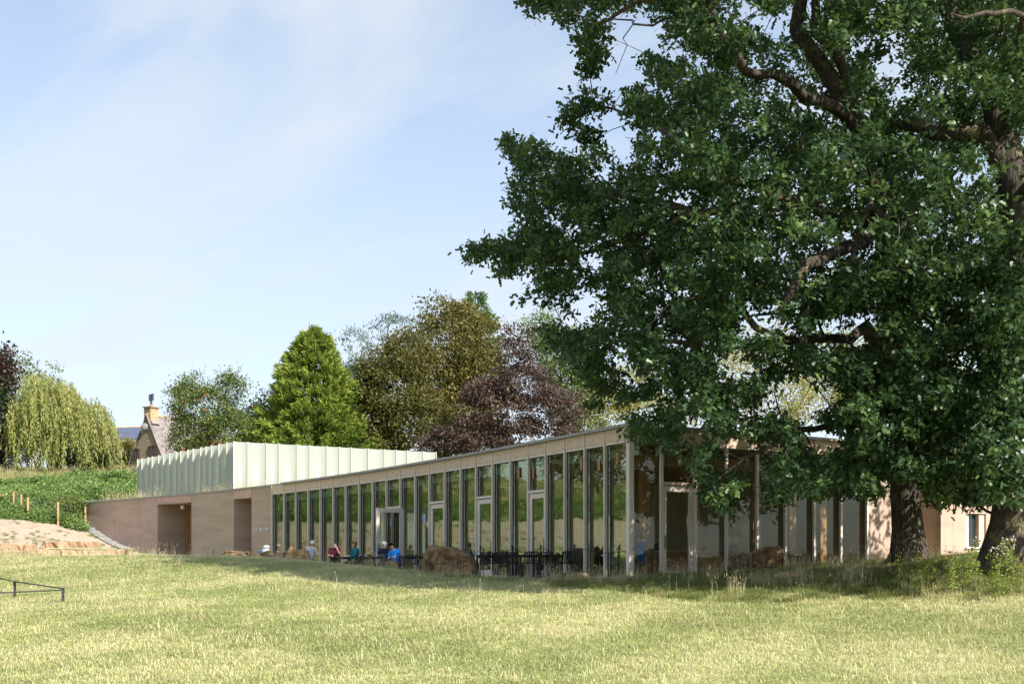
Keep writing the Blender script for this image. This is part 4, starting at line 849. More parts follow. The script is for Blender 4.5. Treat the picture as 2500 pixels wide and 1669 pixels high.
tree('pale_birch', 'pale barked birch with thin gold leaves seen through the oak', 1800, 104, [lobe(1790, 950, 90, 90, 104), lobe(1860, 850, 90, 70, 104), lobe(1900, 980, 90, 70, 104), lobe(1720, 1000, 70, 60, 104)], MT['yellowgreen'], 210, 40, .22, 33, csize=.55, bk='bark_pale', tmean=.6, rtrunk=.3, rb=.04)
tree('gold_green_tree', 'gold green tree filling the gaps left of the first oak trunk', 2050, 106, [lobe(2040, 880, 120, 80, 106), lobe(1990, 980, 110, 60, 106), lobe(2140, 960, 110, 80, 106)], MT['yellowgreen'], 230, 46, .24, 34, csize=.6, tmean=.35)
tree('far_right_tree', 'green tree far behind between the two oak trunks', 2380, 100, [lobe(2350, 1000, 120, 100, 100), lobe(2480, 1050, 100, 90, 100), lobe(2560, 950, 100, 100, 100)], MT['green'], 260, 50, .28, 35, csize=.6, tmean=.6)

# weeping willow: hanging strands
r = np.random.default_rng(51); Yw = 101; b = Vector((PX(140, Yw), Yw, ground_under(140, Yw))); T = thing('weeping_willow', 'large golden green weeping willow on the bank left of the stone house', 'tree', b, group='trees behind the building')
lw = [lobe(120, 985, 85, 75, Yw, 3.2), lobe(75, 1020, 55, 70, Yw, 2.6), lobe(170, 1010, 55, 60, Yw, 2.8), lobe(225, 1010, 45, 50, Yw, 2.4), lobe(95, 930, 40, 28, Yw, 2.0), lobe(160, 955, 30, 30, Yw, 2)]
C, O = shell(lw, 1150, r, .35, 1.0, -.35)
s = Skeleton(); s.limb([np.array(b) - (0, 0, .3)] + Q((140, 1090, Yw), (130, 990, Yw)), [.5, .4, .2], -1, 0, .8, r, .05); s.attach(C[:110], r, .7, .2, .06, .2); link('trunk', s.mesh(.022, .42, m=MT['bark_far']), T)
cs, ds, ts = [], [], []
gz = ground_np(C[:, 0], C[:, 1]) + .4
for i in range(len(C)):
    L = min(r.uniform(1.8, 5.4), max(.6, C[i, 2] - gz[i])); n = int(L / .09); f = np.linspace(0, 1, n)[:, None]; lean = np.array((r.normal(.16, .12), r.normal(-.05, .1), 0))
    p = C[i] + np.array((0, 0, -L)) * f + lean * L * f ** 1.4 + (O[i] * (1, 1, 0)) * .5 * (1 - (1 - f) ** 2) + r.normal(size=(n, 3)) * (.06, .06, .02)
    cs.append(p); ds.append(np.tile(np.array((lean[0], lean[1], -1.0)), (n, 1)) + r.normal(size=(n, 3)) * .32); ts.append(np.full(n, r.normal(.5, .2)) + r.normal(0, .1, n))
c = np.concatenate(cs); d = np.concatenate(ds); foliage('crown', T, c, d, r.normal(size=c.shape) + (0, -.6, .3), .30 * r.uniform(.7, 1.3, len(c)), np.concatenate(ts), THIN_V * (1.4, 1, 1), THIN_F, MT['willowleaf'])

# trees on the hill beyond the left edge: outside the view, mirrored in the glass
for i, (x, y, h_, m_) in enumerate(((-66, 96, 13, 'sycamore'), (-58, 100, 12, 'green'), (-74, 90, 14, 'yellowgreen'), (-80, 80, 13, 'sycamore'), (-50, 104, 13, 'dark'), (-86, 70, 14, 'green'), (-90, 58, 13, 'sycamore'))):
    zg = ground(max(x, -61), y); r_ = np.random.default_rng(60 + i)
    lb_ = [(np.array((x, y, zg + h_ * .55)), np.array((4.6, 4.2, h_ * .42))), (np.array((x + 2.5, y - 1, zg + h_ * .4)), np.array((3.5, 3.5, h_ * .3))), (np.array((x - 2.5, y - 1, zg + h_ * .38)), np.array((3.5, 3.5, h_ * .32)))]
    T = thing('hill_tree', 'bushy %s tree beyond the left edge mirrored in the glass, %s of the row' % (dict(sycamore='olive brown', green='green', yellowgreen='yellow green', dark='dark evergreen')[m_], ('fourth', 'third', 'second', 'middle', 'first', 'sixth', 'last')[i] if True else ''), 'tree', (x, y, zg), group='trees mirrored in the glass')
    C, O = shell(lb_, 170, r_, .5, 1.0, -.9); s = Skeleton(); s.limb([np.array((x, y, zg - .3)), lb_[0][0]], [.35, .15], -1, 0, 1.0); link('trunk', s.mesh(.02, m=MT['bark_far']), T)
    idx = np.repeat(np.arange(len(C)), 34); k = len(idx); foliage('crown', T, C[idx] + r_.normal(size=(k, 3)) * .6, r_.normal(size=(k, 3)), r_.normal(size=(k, 3)) * .6 + (0, 0, .7), .42 * r_.uniform(.7, 1.3, k), r_.normal(.45, .2, k), LEAF_V, LEAF_F, MT[m_])

# ------------------------------------------------------------------ grass, scrub, stones
def hit(u, v, y0=12.0, y1=135.0):
    """where the ray through photo pixel (u, v) meets the ground"""
    Y = np.arange(y0, y1, .1); X = (u - HU) / FPX * Y; z = EYE + (HV - v) / FPX * Y
    h = np.nonzero(ground_np(X, Y) >= z)[0]; i = h[0] if len(h) else len(Y) - 1
    return Vector((X[i], Y[i], ground(X[i], Y[i])))
def blade_mesh(name, m, r, n, rad, h0, h1, width, bend, t0, tsd, head=0.0, upright=.0):
    V, F, T = [], [], []
    for i in range(n):
        a = r.uniform(0, 2 * math.pi); q = rad * math.sqrt(r.uniform()); x, y = q * math.cos(a), q * math.sin(a); h = r.uniform(h0, h1)
        b = r.uniform(0, 2 * math.pi); bd = bend * r.uniform(.3, 1.2) * h; dx, dy = math.cos(b), math.sin(b); px, py = -dy * width / 2, dx * width / 2
        k = len(V); V += [(x - px, y - py, -.02), (x + px, y + py, -.02), (x - px * .8 + dx * bd * .3, y - py * .8 + dy * bd * .3, h * .6), (x + px * .8 + dx * bd * .3, y + py * .8 + dy * bd * .3, h * .6), (x + dx * bd, y + dy * bd, h * (1 - .35 * min(1, bd / h) ** 2))]
        F += [(k, k + 1, k + 3), (k, k + 3, k + 2), (k + 2, k + 3, k + 4)]; tt = r.normal(t0, tsd); T += [tt] * 5
        if head and r.uniform() < head:
            k = len(V); t_ = np.array(V[k - 1]); w = width * 1.9; ln = h * .16; ux = np.array((dx * bd, dy * bd, h)); ux /= np.linalg.norm(ux)
            V += [tuple(t_ - ux * ln * .3), tuple(t_ + np.array((px, py, 0)) / width * w + ux * ln * .3), tuple(t_ - np.array((px, py, 0)) / width * w + ux * ln * .3), tuple(t_ + ux * ln)]
            F += [(k, k + 1, k + 2), (k + 1, k + 3, k + 2)]; T += [tt + .1] * 4
    o = bpy.data.objects.new(name, np_mesh(name, np.array(V), np.array(F), m, {'tint': np.clip(T, 0, 1)})); return o
def scatter(name, temps, Pn, yaw, scl, kind, label=None):
    """one mass of many small plants: points carrying turn, size and kind, instanced by geometry nodes"""
    me = bpy.data.meshes.new(name); me.vertices.add(len(Pn)); me.vertices.foreach_set('co', Pn.astype(np.float32).ravel())
    a = me.attributes.new('yaw', 'FLOAT_VECTOR', 'POINT'); rv = np.zeros((len(Pn), 3), np.float32); rv[:, 2] = yaw; a.data.foreach_set('vector', rv.ravel())
    a = me.attributes.new('scl', 'FLOAT', 'POINT'); a.data.foreach_set('value', scl.astype(np.float32))
    a = me.attributes.new('sort', 'INT', 'POINT'); a.data.foreach_set('value', kind.astype(np.int32)); me.update()
    o = tag(link(name, me), kind='stuff'); g = bpy.data.node_groups.new(name, 'GeometryNodeTree')
    g.interface.new_socket('Geometry', in_out='INPUT', socket_type='NodeSocketGeometry'); g.interface.new_socket('Geometry', in_out='OUTPUT', socket_type='NodeSocketGeometry')
    gi = g.nodes.new('NodeGroupInput'); go = g.nodes.new('NodeGroupOutput'); jn = g.nodes.new('GeometryNodeJoinGeometry')
    def attr(nm, tp):
        n = g.nodes.new('GeometryNodeInputNamedAttribute'); n.data_type = tp; n.inputs[0].default_value = nm; return n.outputs[0]
    ya, sc, so = attr('yaw', 'FLOAT_VECTOR'), attr('scl', 'FLOAT'), attr('sort', 'INT')
    for i, t in enumerate(temps):
        oi = g.nodes.new('GeometryNodeObjectInfo'); oi.inputs[0].default_value = t; oi.inputs[1].default_value = True
        cmp = g.nodes.new('FunctionNodeCompare'); cmp.data_type = 'INT'; cmp.operation = 'EQUAL'; g.links.new(so, cmp.inputs[2]); cmp.inputs[3].default_value = i
        ip = g.nodes.new('GeometryNodeInstanceOnPoints'); g.links.new(gi.outputs[0], ip.inputs['Points']); g.links.new(cmp.outputs[0], ip.inputs['Selection']); g.links.new(oi.outputs['Geometry'], ip.inputs['Instance'])
        g.links.new(ya, ip.inputs['Rotation']); g.links.new(sc, ip.inputs['Scale']); g.links.new(ip.outputs[0], jn.inputs[0])
    g.links.new(jn.outputs[0], go.inputs[0]); md = o.modifiers.new('scatter', 'NODES'); md.node_group = g; return o
MT['grassblade'] = leafy('grass blade', (0.14, 0.21, 0.05), (0.40, 0.43, 0.15), (0.78, 0.71, 0.44), 0.6, 0.35, 0.25)
MT['rough'] = leafy('long grass blade', (0.07, 0.12, 0.025), (0.16, 0.22, 0.05), (0.50, 0.42, 0.20), 0.6, 0.35, 0.25)
MT['straw'] = leafy('dry grass stem', (0.44, 0.36, 0.19), (0.62, 0.53, 0.31), (0.76, 0.67, 0.44), 0.7, 0.25, 0.2)
rg = np.random.default_rng(77); GB = MT['grassblade']
turf = [blade_mesh('turf', GB, rg, 110, .25, .02, .07, .011, 1.3, .36, .18), blade_mesh('turf', GB, rg, 110, .25, .02, .075, .008, 1.4, .54, .22), blade_mesh('turf', GB, rg, 110, .25, .02, .08, .008, 1.5, .74, .18),
        blade_mesh('turf', MT['straw'], rg, 10, .30, .08, .24, .006, 1.5, .55, .2, .4), blade_mesh('turf', MT['straw'], rg, 5, .25, .16, .36, .0045, 1.0, .6, .2, .6), blade_mesh('turf', MT['straw'], rg, 18, .36, .05, .13, .009, 2.6, .5, .28), blade_mesh('turf', GB, rg, 20, .34, .06, .13, .010, 2.2, .3, .15)]
terr = np.array([(p.x, p.y) for p in [front(u)[0] + front(u)[2] * 3.2 for u in np.linspace(640, 1510, 14)] + [CN + N0 * 1.0 + NR * .5] + [CN] + [Vector((-4, 62)), Vector((-22, 66))]])
def sample(n, y0, y1, pad=3.0, pw=1.0):
    Y = y0 + (y1 - y0) * rg.uniform(size=n) ** pw; X = rg.uniform(-1, 1, n) * (Y * .455 + pad); ok = ~inside(X, Y, foot_np) & ~inside(X, Y, terr) & ~inside(X, Y, bank_poly)
    X, Y = X[ok], Y[ok]; return X, Y
def patch(X, Y, s=1.0): return (np.sin(X * .55 * s + 1.8 * np.sin(Y * .31 * s)) + np.sin(Y * .83 * s + 1.4 * np.sin(X * .47 * s + 2)) + .8 * np.sin(X * 1.7 * s - Y * .9 * s)) / 2.8
X, Y = sample(30000, 12.5, 52, 3, .85); pt = patch(X, Y) * 1.1 + .5 * patch(X * 2.3, Y * 2.3) + rg.normal(0, .2, len(X)); knd = np.where(pt < -.2, 0, np.where(pt < .34, 1, 2))
scatter('lawn_grass', turf, np.stack([X, Y, ground_np(X, Y)], 1), rg.uniform(0, 6.28, len(X)), rg.uniform(.75, 1.3, len(X)) * np.where(Y > 30, 1.15, 1), knd)
X, Y = sample(11000, 12.5, 50, 3, .8); pt = patch(X, Y, .8) + rg.normal(0, .3, len(X)); ok = pt > -.3; X, Y = X[ok], Y[ok]
scatter('dry_grass', turf, np.stack([X, Y, ground_np(X, Y)], 1), rg.uniform(0, 6.28, len(X)), rg.uniform(.7, 1.25, len(X)), rg.choice([3, 4, 5, 6], len(X), p=[.26, .10, .40, .24]))
# long grass: under the oaks, and along the brow of the lawn
tuft = [blade_mesh('tuft', MT['rough'], rg, 70, .26, .18, .42, .011, 1.1, .30, .18), blade_mesh('tuft', MT['rough'], rg, 60, .26, .16, .40, .010, 1.2, .62, .22), blade_mesh('tuft', MT['straw'], rg, 16, .26, .35, .80, .007, .45, .45, .22, .7), blade_mesh('tuft', MT['straw'], rg, 7, .25, .5, 1.0, .007, .35, .55, .2, .8)]
n = 5200; X = rg.uniform(1.0, 19, n); Y = rg.uniform(24.3, 37, n)
edge = 24.6 + .5 * np.sin(X * 1.1) + np.clip(5.5 - X, 0, 9) * .95
ok = (Y > edge) & ~inside(X, Y, foot_np) & ~inside(X, Y, terr); sdist = (X - CN.x) * NR.x + (Y - CN.y) * NR.y; ok &= sdist > .15
X, Y = X[ok], Y[ok]; pt = patch(X, Y, 1.6) + rg.normal(0, .4, len(X)); knd = np.where(pt < .15, 0, np.where(pt < .75, 1, 2)); knd = np.where(rg.uniform(size=len(X)) < .04, 3, knd)
nearwin = ((X - CN.x) * NR.x + (Y - CN.y) * NR.y) < 2.2; knd = np.where(nearwin & (rg.uniform(size=len(X)) < .22), 2, knd)
scatter('rough_grass', tuft, np.stack([X, Y, ground_np(X, Y)], 1), rg.uniform(0, 6.28, len(X)), rg.uniform(.36, .72, len(X)), knd)
# brow and terrace edge
px, py, ks = [], [], []
for u in np.linspace(250, 1560, 430):
    for q in range(2 if u < 900 else 1):
        uu = u + rg.normal(0, 4); off = rg.uniform(2.9, 4.6) if uu > 650 else rg.uniform(2.5, 9); p, t, nn = front(uu); w = p + nn * off; px.append(w.x); py.append(w.y); ks.append(rg.choice([0, 1, 2, 3], p=[.30, .34, .18, .18] if uu > 900 else [.42, .33, .15, .10]))
px, py = np.array(px), np.array(py); scatter('brow_grass', tuft, np.stack([px, py, ground_np(px, py)], 1), rg.uniform(0, 6.28, len(px)), rg.uniform(.32, .68, len(px)), np.array(ks))
X, Y = sample(1500, 36, 58, -2, 1); ok = (X < -1.0) & (patch(X, Y, 1.4) > .1); X, Y = X[ok], Y[ok]
scatter('lawn_stems', tuft, np.stack([X, Y, ground_np(X, Y)], 1), rg.uniform(0, 6.28, len(X)), rg.uniform(.3, .62, len(X)), np.where(rg.uniform(size=len(X)) < .5, 3, 2))
n = 900; X = rg.uniform(-31, -18, n); Y = rg.uniform(56.5, 61.6, n); ok = ~inside(X, Y, foot_np); X, Y = X[ok], Y[ok]
scatter('pale_grass', tuft, np.stack([X, Y, ground_np(X, Y)], 1), rg.uniform(0, 6.28, len(X)), rg.uniform(.5, .9, len(X)), np.where(rg.uniform(size=len(X)) < .35, 1, 2))
# hillside: green scrub above the bare bank, pale tall grass above that
MT['scrubleaf'] = leafy('scrub leaf', (0.055, 0.11, 0.028), (0.14, 0.23, 0.06), (0.28, 0.36, 0.12), 0.55, 0.3)
def bush(name, m, n, rad, hh, size, t0):
    d = unit(rg.normal(size=(n, 3))); d[:, 2] = np.abs(d[:, 2]); c = d * (rad, rad, hh) * rg.uniform(.55, 1.05, (n, 1)); V, F = leaves(c, rg.normal(size=(n, 3)) + (0, 0, .5), rg.normal(size=(n, 3)) * .7 + (0, 0, .6) + d * .5, size * rg.uniform(.7, 1.3, n), LEAF_V, LEAF_F)
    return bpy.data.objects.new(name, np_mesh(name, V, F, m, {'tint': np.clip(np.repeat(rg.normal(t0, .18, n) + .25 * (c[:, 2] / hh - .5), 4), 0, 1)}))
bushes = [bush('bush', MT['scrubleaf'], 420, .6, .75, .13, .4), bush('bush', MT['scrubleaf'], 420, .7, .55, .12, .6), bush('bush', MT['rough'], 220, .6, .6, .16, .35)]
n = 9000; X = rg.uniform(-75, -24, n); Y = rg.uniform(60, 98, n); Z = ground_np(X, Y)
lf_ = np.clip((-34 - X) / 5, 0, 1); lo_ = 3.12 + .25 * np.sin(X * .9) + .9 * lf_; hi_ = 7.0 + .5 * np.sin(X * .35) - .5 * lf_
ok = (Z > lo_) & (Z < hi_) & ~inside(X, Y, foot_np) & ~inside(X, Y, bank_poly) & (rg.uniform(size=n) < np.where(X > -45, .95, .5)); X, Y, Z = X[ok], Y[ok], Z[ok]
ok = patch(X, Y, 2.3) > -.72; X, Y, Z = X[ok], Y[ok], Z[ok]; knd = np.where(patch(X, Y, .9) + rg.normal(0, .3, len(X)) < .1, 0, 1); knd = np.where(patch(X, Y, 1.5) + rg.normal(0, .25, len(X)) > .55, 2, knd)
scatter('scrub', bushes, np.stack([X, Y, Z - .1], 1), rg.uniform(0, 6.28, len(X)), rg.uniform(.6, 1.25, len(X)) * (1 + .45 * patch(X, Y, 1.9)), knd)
n = 9000; X = rg.uniform(-75, -18, n); Y = rg.uniform(66, 112, n); Z = ground_np(X, Y); ok = (Z > np.where(X > -38, 6.8, 5.9)) & (Z < 9.6) & ~inside(X, Y, foot_np); X, Y, Z = X[ok], Y[ok], Z[ok]
scatter('tall_grass', tuft, np.stack([X, Y, Z], 1), rg.uniform(0, 6.28, len(X)), rg.uniform(.6, 1.05, len(X)), rg.choice([0, 1, 2], len(X), p=[.28, .42, .30]))
n = 520; X = rg.uniform(-46, -21.5, n); Y = rg.uniform(62, 73, n); ok = inside(X, Y, bank_poly) & (patch(X, Y, 1.3) > -.2); X, Y = X[ok], Y[ok]
scatter('bank_tufts', tuft, np.stack([X, Y, ground_np(X, Y)], 1), rg.uniform(0, 6.28, len(X)), rg.uniform(.3, .7, len(X)), np.where(rg.uniform(size=len(X)) < .6, 0, 1))
# grasses on the roof edge
px, py = [], []
for u in list(np.linspace(215, 330, 90)) + list(rg.normal(470, 28, 60)) + list(rg.normal(545, 14, 26)):
    p, t, nn = front(u); w = p - nn * (rg.uniform(.6, 2.6) if u < 350 else rg.uniform(1.0, 4.0)); px.append(w.x); py.append(w.y)
px, py = np.array(px), np.array(py); scatter('roof_grass', tuft, np.stack([px, py, np.full(len(px), 4.52)], 1), rg.uniform(0, 6.28, len(px)), rg.uniform(.5, 1.0, len(px)), rg.choice([1, 2, 3], len(px), p=[.4, .35, .25]))
n = 130
for nm, uu, vv, sd_ in (('yellow_scrub', 540, 1190, 5),):
    p, t, nn = front(538); q = p - nn * 2.0; px = rg.normal(q.x, .7, 12); py = rg.normal(q.y, .5, 12); scatter('sedum', bushes, np.stack([px, py, np.full(12, 4.5)], 1), rg.uniform(0, 6.28, 12), rg.uniform(.25, .5, 12), np.full(12, 1))
# dark rushes at the terrace edge in front of the seated people
px, py = [], []
for u in rg.uniform(765, 890, 150): p, t, nn = front(u); w = p + nn * rg.uniform(3.4, 4.1); px.append(w.x); py.append(w.y)
px, py = np.array(px), np.array(py); scatter('dark_rushes', [blade_mesh('rush', MT['rough'], rg, 60, .25, .3, .55, .012, .6, .05, .08)], np.stack([px, py, ground_np(px, py)], 1), rg.uniform(0, 6.28, len(px)), rg.uniform(.8, 1.15, len(px)), np.zeros(len(px)))
# gravel margin along the foot of the far wall
mb = MB(); us_ = np.linspace(204, 330, 14); a = [front(u) for u in us_]; k = len(a)
I_ = [p + nn * .03 for p, t, nn in a]; O_ = [p + nn * .75 for p, t, nn in a]
mb.add([(p.x, p.y, ground(p.x, p.y) + .06) for p in I_] + [(p.x, p.y, ground(p.x, p.y) + .05) for p in O_], [(i, i + 1, k + i + 1, k + i) for i in range(k - 1)]); tag(link('gravel_margin', mb.mesh('gravel_margin', MT['gravel'])), kind='structure')
st_ = [MB().ball((0, 0, 0), (.09, .07, .05), 6, 4).mesh('stone', MT['gravel'])]
so = bpy.data.objects.new('stone', st_[0]); px, py = [], []
for u in rg.uniform(204, 330, 420): p, t, nn = front(u); w = p + nn * rg.uniform(.04, .75); px.append(w.x); py.append(w.y)
px, py = np.array(px), np.array(py); scatter('gravel', [so], np.stack([px, py, ground_np(px, py) + .07], 1), rg.uniform(0, 6.28, len(px)), rg.uniform(.6, 1.3, len(px)), np.zeros(len(px)))

# ------------------------------------------------------------------ stones
def rock_mesh(name, dims, seed, m, cuts=7, rough=.10):
    """a hewn stone: a ball cut by random planes, with uneven faces"""
    r = np.random.default_rng(seed); bm = bmesh.new(); bmesh.ops.create_icosphere(bm, subdivisions=4, radius=1)
    pl = [(unit(r.normal(size=(1, 3)))[0], r.uniform(.58, .86)) for _ in range(cuts)]; f = r.uniform(1.5, 3, (4, 3)); ph = r.uniform(0, 6, 4)
    for v in bm.verts:
        p = np.array(v.co)
        for nn, d in pl:
            k = p @ nn
            if k > d: p = p - nn * (k - d)
        p = p * (1 + rough * sum(math.sin(f[i] @ p * 2 + ph[i]) for i in range(4)) / 2); v.co = p * dims
    me = bpy.data.meshes.new(name); bm.to_mesh(me); bm.free(); me.materials.append(m); return me
def boulder(label, u, v, Y, dims, seed, m, rz=0, sink=.25, group='sandstone boulders along the terrace', z=None):
    x = PX(u, Y); zz_ = max(ground(x, Y), 0.0) if z is None else z; o = link('boulder', rock_mesh('boulder', dims, seed, MT[m]), None, (x, Y, zz_ + dims[2] * (1 - 2 * sink) )); o.rotation_euler = (0, 0, rz); return tag(o, label, 'boulder', group)
def outline_rock(label, pts, Y, depth, seed, m, bulge=.16):
    """a hewn boulder: its front outline given depth, hewn faces and broken edges"""
    r = np.random.default_rng(seed); w = [P(u, v, Y) for u, v in pts]; c = sum(w, Vector()) / len(w); bm = bmesh.new(); rings = []
    for y_, k in ((-depth * .50, .80), (-depth * .34, .95), (0, 1.0), (depth * .34, .94), (depth * .5, .7)):
        rings.append([bm.verts.new((c.x + (p.x - c.x) * k + r.normal(0, .02), Y + y_ + r.normal(0, depth * .045), c.z + (p.z - c.z) * (k if p.z > c.z else 1) + r.normal(0, .015))) for p in w])
    n = len(w)
    for a_, b_ in zip(rings[:-1], rings[1:]):
        for i in range(n): bm.faces.new((a_[i], a_[(i + 1) % n], b_[(i + 1) % n], b_[i]))
    bm.faces.new(rings[0][::-1]); bm.faces.new(rings[-1]); bmesh.ops.triangulate(bm, faces=bm.faces[:]); bmesh.ops.subdivide_edges(bm, edges=bm.edges[:], cuts=2, use_grid_fill=True, smooth=.0)
    bmesh.ops.recalc_face_normals(bm, faces=bm.faces[:]); f = r.uniform(3, 9, (5, 3)); ph = r.uniform(0, 6, 5)
    for v in bm.verts:
        p = np.array(v.co) - np.array(c); d = sum(math.sin(f[i] @ p + ph[i]) / (1 + i * .5) for i in range(5)) * .022 + r.normal(0, .006); v.co += v.normal * d
    bm.transform(Matrix.Translation(-c)); me = bpy.data.meshes.new('boulder'); bm.to_mesh(me); bm.free(); me.materials.append(MT[m]); o = link('boulder', me, None, c)
    return tag(o, label, 'boulder', 'sandstone boulders along the terrace')
outline_rock('large brown flat sided boulder left of the chain posts in front of the glass', [(1036, 1404), (1034, 1368), (1041, 1340), (1048, 1331), (1064, 1330), (1085, 1334), (1104, 1336), (1128, 1345), (1148, 1357), (1162, 1372), (1169, 1390), (1166, 1404)], 38.5, 1.0, 3, 'boulder')
outline_rock('sunlit orange brown boulder in front of the right hand windows', [(1822, 1384), (1826, 1362), (1838, 1348), (1858, 1338), (1880, 1331), (1898, 1331), (1908, 1342), (1914, 1362), (1915, 1384)], 33.0, .8, 12, 'boulder')
outline_rock('smaller dark boulder leaning on the left of the sunlit one', [(1778, 1386), (1782, 1364), (1794, 1353), (1812, 1349), (1830, 1354), (1838, 1370), (1840, 1386)], 32.8, .6, 14, 'boulder_grey')
outline_rock('long low boulder beside the little chalkboard', [(532, 1366), (538, 1354), (552, 1346), (572, 1343), (588, 1345), (598, 1354), (606, 1366)], 50.0, .8, 5, 'boulder')
outline_rock('low flat stone between the chalkboard boulder and the scooter', [(602, 1368), (612, 1356), (628, 1352), (640, 1358), (644, 1368)], 48.4, .6, 25, 'boulder')
outline_rock('left stone of the dark group in front of the white scooter', [(634, 1372), (636, 1358), (646, 1347), (660, 1343), (668, 1352), (670, 1372)], 46.4, .6, 6, 'boulder')
outline_rock('middle brown stone of the dark group in front of the white scooter', [(658, 1374), (662, 1356), (678, 1347), (694, 1347), (700, 1358), (702, 1374)], 46.0, .6, 7, 'boulder_grey')
outline_rock('right angular stone of the dark group before the seated grey haired person', [(697, 1374), (698, 1346), (718, 1341), (740, 1339), (751, 1345), (753, 1362), (752, 1374)], 45.7, .6, 8, 'boulder')
outline_rock('rounded pale stone behind the dark group of stones', [(706, 1356), (709, 1341), (716, 1335), (722, 1336), (727, 1343), (727, 1356)], 47.6, .4, 9, 'block')
outline_rock('low brown stone in the grass before the man in the blue jacket', [(935, 1392), (940, 1374), (955, 1367), (968, 1371), (975, 1392)], 41.2, .5, 10, 'boulder')
outline_rock('flat stone at the foot of the chain posts by the glass corner', [(1338, 1412), (1350, 1403), (1390, 1399), (1430, 1399), (1442, 1412)], 33.4, .6, 11, 'boulder_grey')
outline_rock('small stone beside the end of the stone block row', [(304, 1362), (307, 1345), (316, 1342), (326, 1352), (329, 1362)], 61.5, .6, 13, 'boulder_grey')
boulder('pale weathered lump lying in the long grass under the oak', 1930, 1393, 29.5, (.42, .25, .12), 15, 'block', .2, .1)
# rows of stone blocks retaining the bank
SW = thing('stone_block_wall', 'two low rows of pale quarried blocks holding the bare bank by the far wall', 'wall', P(190, 1362, 62))
def block_row(us, v0, v1, Y0, Y1, seed, depth=.9):
    r = np.random.default_rng(seed)
    for a, b in zip(us[:-1], us[1:]):
        Y = Y0 + (Y1 - Y0) * (a - us[0]) / (us[-1] - us[0]); x0, x1 = PX(a + .4, Y), PX(b - .4, Y); zt = EYE + (HV - v0 + r.normal(0, .8)) / FPX * Y; zb = EYE + (HV - v1) / FPX * Y - .6
        bm = bmesh.new(); bmesh.ops.create_cube(bm, size=1); bmesh.ops.subdivide_edges(bm, edges=bm.edges[:], cuts=2, use_grid_fill=True)
        for v in bm.verts:
            e = sum(abs(abs(c) - .5) < 1e-4 for c in v.co); sh = .93 if e == 3 else (.975 if e == 2 else 1); c = Vector(v.co) * sh
            v.co = ((x0 + x1) / 2 + c.x * (x1 - x0) + r.normal(0, .02), Y + depth / 2 + c.y * depth + r.normal(0, .05), (zt + zb) / 2 + c.z * (zt - zb) + r.normal(0, .025))
        me = bpy.data.meshes.new('block'); bm.to_mesh(me); bm.free(); me.materials.append(MT['block']); link('block', me, SW)
block_row([-60, -25, 20, 75, 101, 128, 150, 174, 198, 215, 233, 272, 304], 1342, 1364, 62.4, 61.6, 1)
block_row([105, 120, 158, 175, 205, 232], 1321.5, 1338, 63.6, 64.2, 2, .7)
block_row([-70, -30, 16], 1325, 1346, 62.9, 62.8, 3); block_row([23, 56, 76], 1327, 1346, 62.8, 62.7, 4)
# turf ledge behind the lower row
mb = MB(); mb.add([P(98, 1340.5, 62.9), P(290, 1340.5, 62.4), P(240, 1336.5, 63.8), P(120, 1336.5, 63.4)], [(0, 1, 2, 3)]); tag(link('turf_ledge', mb.mesh('turf_ledge', MT['lawn'])), kind='structure')
px = rg.uniform(-25.5, -21.3, 160); py = 62.7 + rg.uniform(.1, 1.0, 160); scatter('ledge_grass', turf, np.stack([px, py, np.full(160, EYE + (HV - 1340) / FPX * 63)], 1), rg.uniform(0, 6.28, 160), rg.uniform(.7, 1.1, 160), np.zeros(160))

# ------------------------------------------------------------------ fences
FN = thing('stock_fence', 'wire fence on new orange stakes climbing the green bank at the left', 'fence', P(142, 1283, 71))
pts = []
for u, vt, vb, Y in ((-40, 1206, 1232, 74.5), (1, 1205, 1233, 74.3), (17, 1203, 1242, 73.8), (34, 1199.5, 1246, 73.2), (52, 1207, 1256, 72.6), (68, 1214, 1262, 72.0), (142, 1224.5, 1284, 71.4), (208, 1235.5, 1284, 73.3)):
    b = P(u, vb + 4, Y); t = P(u + random.uniform(-.6, .6), vt, Y); link('stake', MB().tube([b, t], .068, 8).mesh('stake', MT['post']), FN); pts.append((b, t))
link('stake', MB().tube([P(77, 1238, 78), P(77.5, 1214, 78)], .07, 8).mesh('stake', MT['post']), FN)
for k in range(6):
    f = .15 + .16 * k; link('wire', MB().tube([p[0].lerp(p[1], f) for p in pts], .007, 4).mesh('wire', MT['wire']), FN)
mbw = MB()
for (b0, t0), (b1, t1) in zip(pts[:-1], pts[1:]):
    for q in range(1, 9): mbw.tube([b0.lerp(b1, q / 9).lerp(t0.lerp(t1, q / 9), .15), b0.lerp(b1, q / 9).lerp(t0.lerp(t1, q / 9), .95)], .005, 3)
link('wire_stay', mbw.mesh('wire_stay', MT['wire']), FN)
RF = thing('tree_guard_rail', 'low dark metal rail on posts in the grass at the left edge', 'railing', hit(155, 1474))
pa, pb = hit(154, 1473), hit(36, 1461); hA = pa + Vector((0, 0, 40 / FPX * pa.y)); hB = pb + Vector((0, 0, 43 / FPX * pb.y))
for p, q in ((pa, hA), (pb, hB)): link('post', MB().box((p + q) / 2 + Vector((0, 0, -.05)), (.05, .05, (q - p).length + .1)).mesh('post', MT['steel']), RF)
link('rail', MB().tube([hA - Vector((0, 0, .025)), hB + Vector((0, -.03, -.01)), P(-60, 1397, pb.y + 1.2)], .017, 6).mesh('rail', MT['steel']), RF)
link('rail', MB().tube([hA - Vector((0, 0, .06)), P(-60, 1448.5, pa.y - .8)], .017, 6).mesh('rail', MT['steel']), RF)
for z in (.09, .16): link('bolt', MB().ball(hA + Vector((0, -.03, -z)), .011, 6, 4).mesh('bolt', MT['wire']), RF)

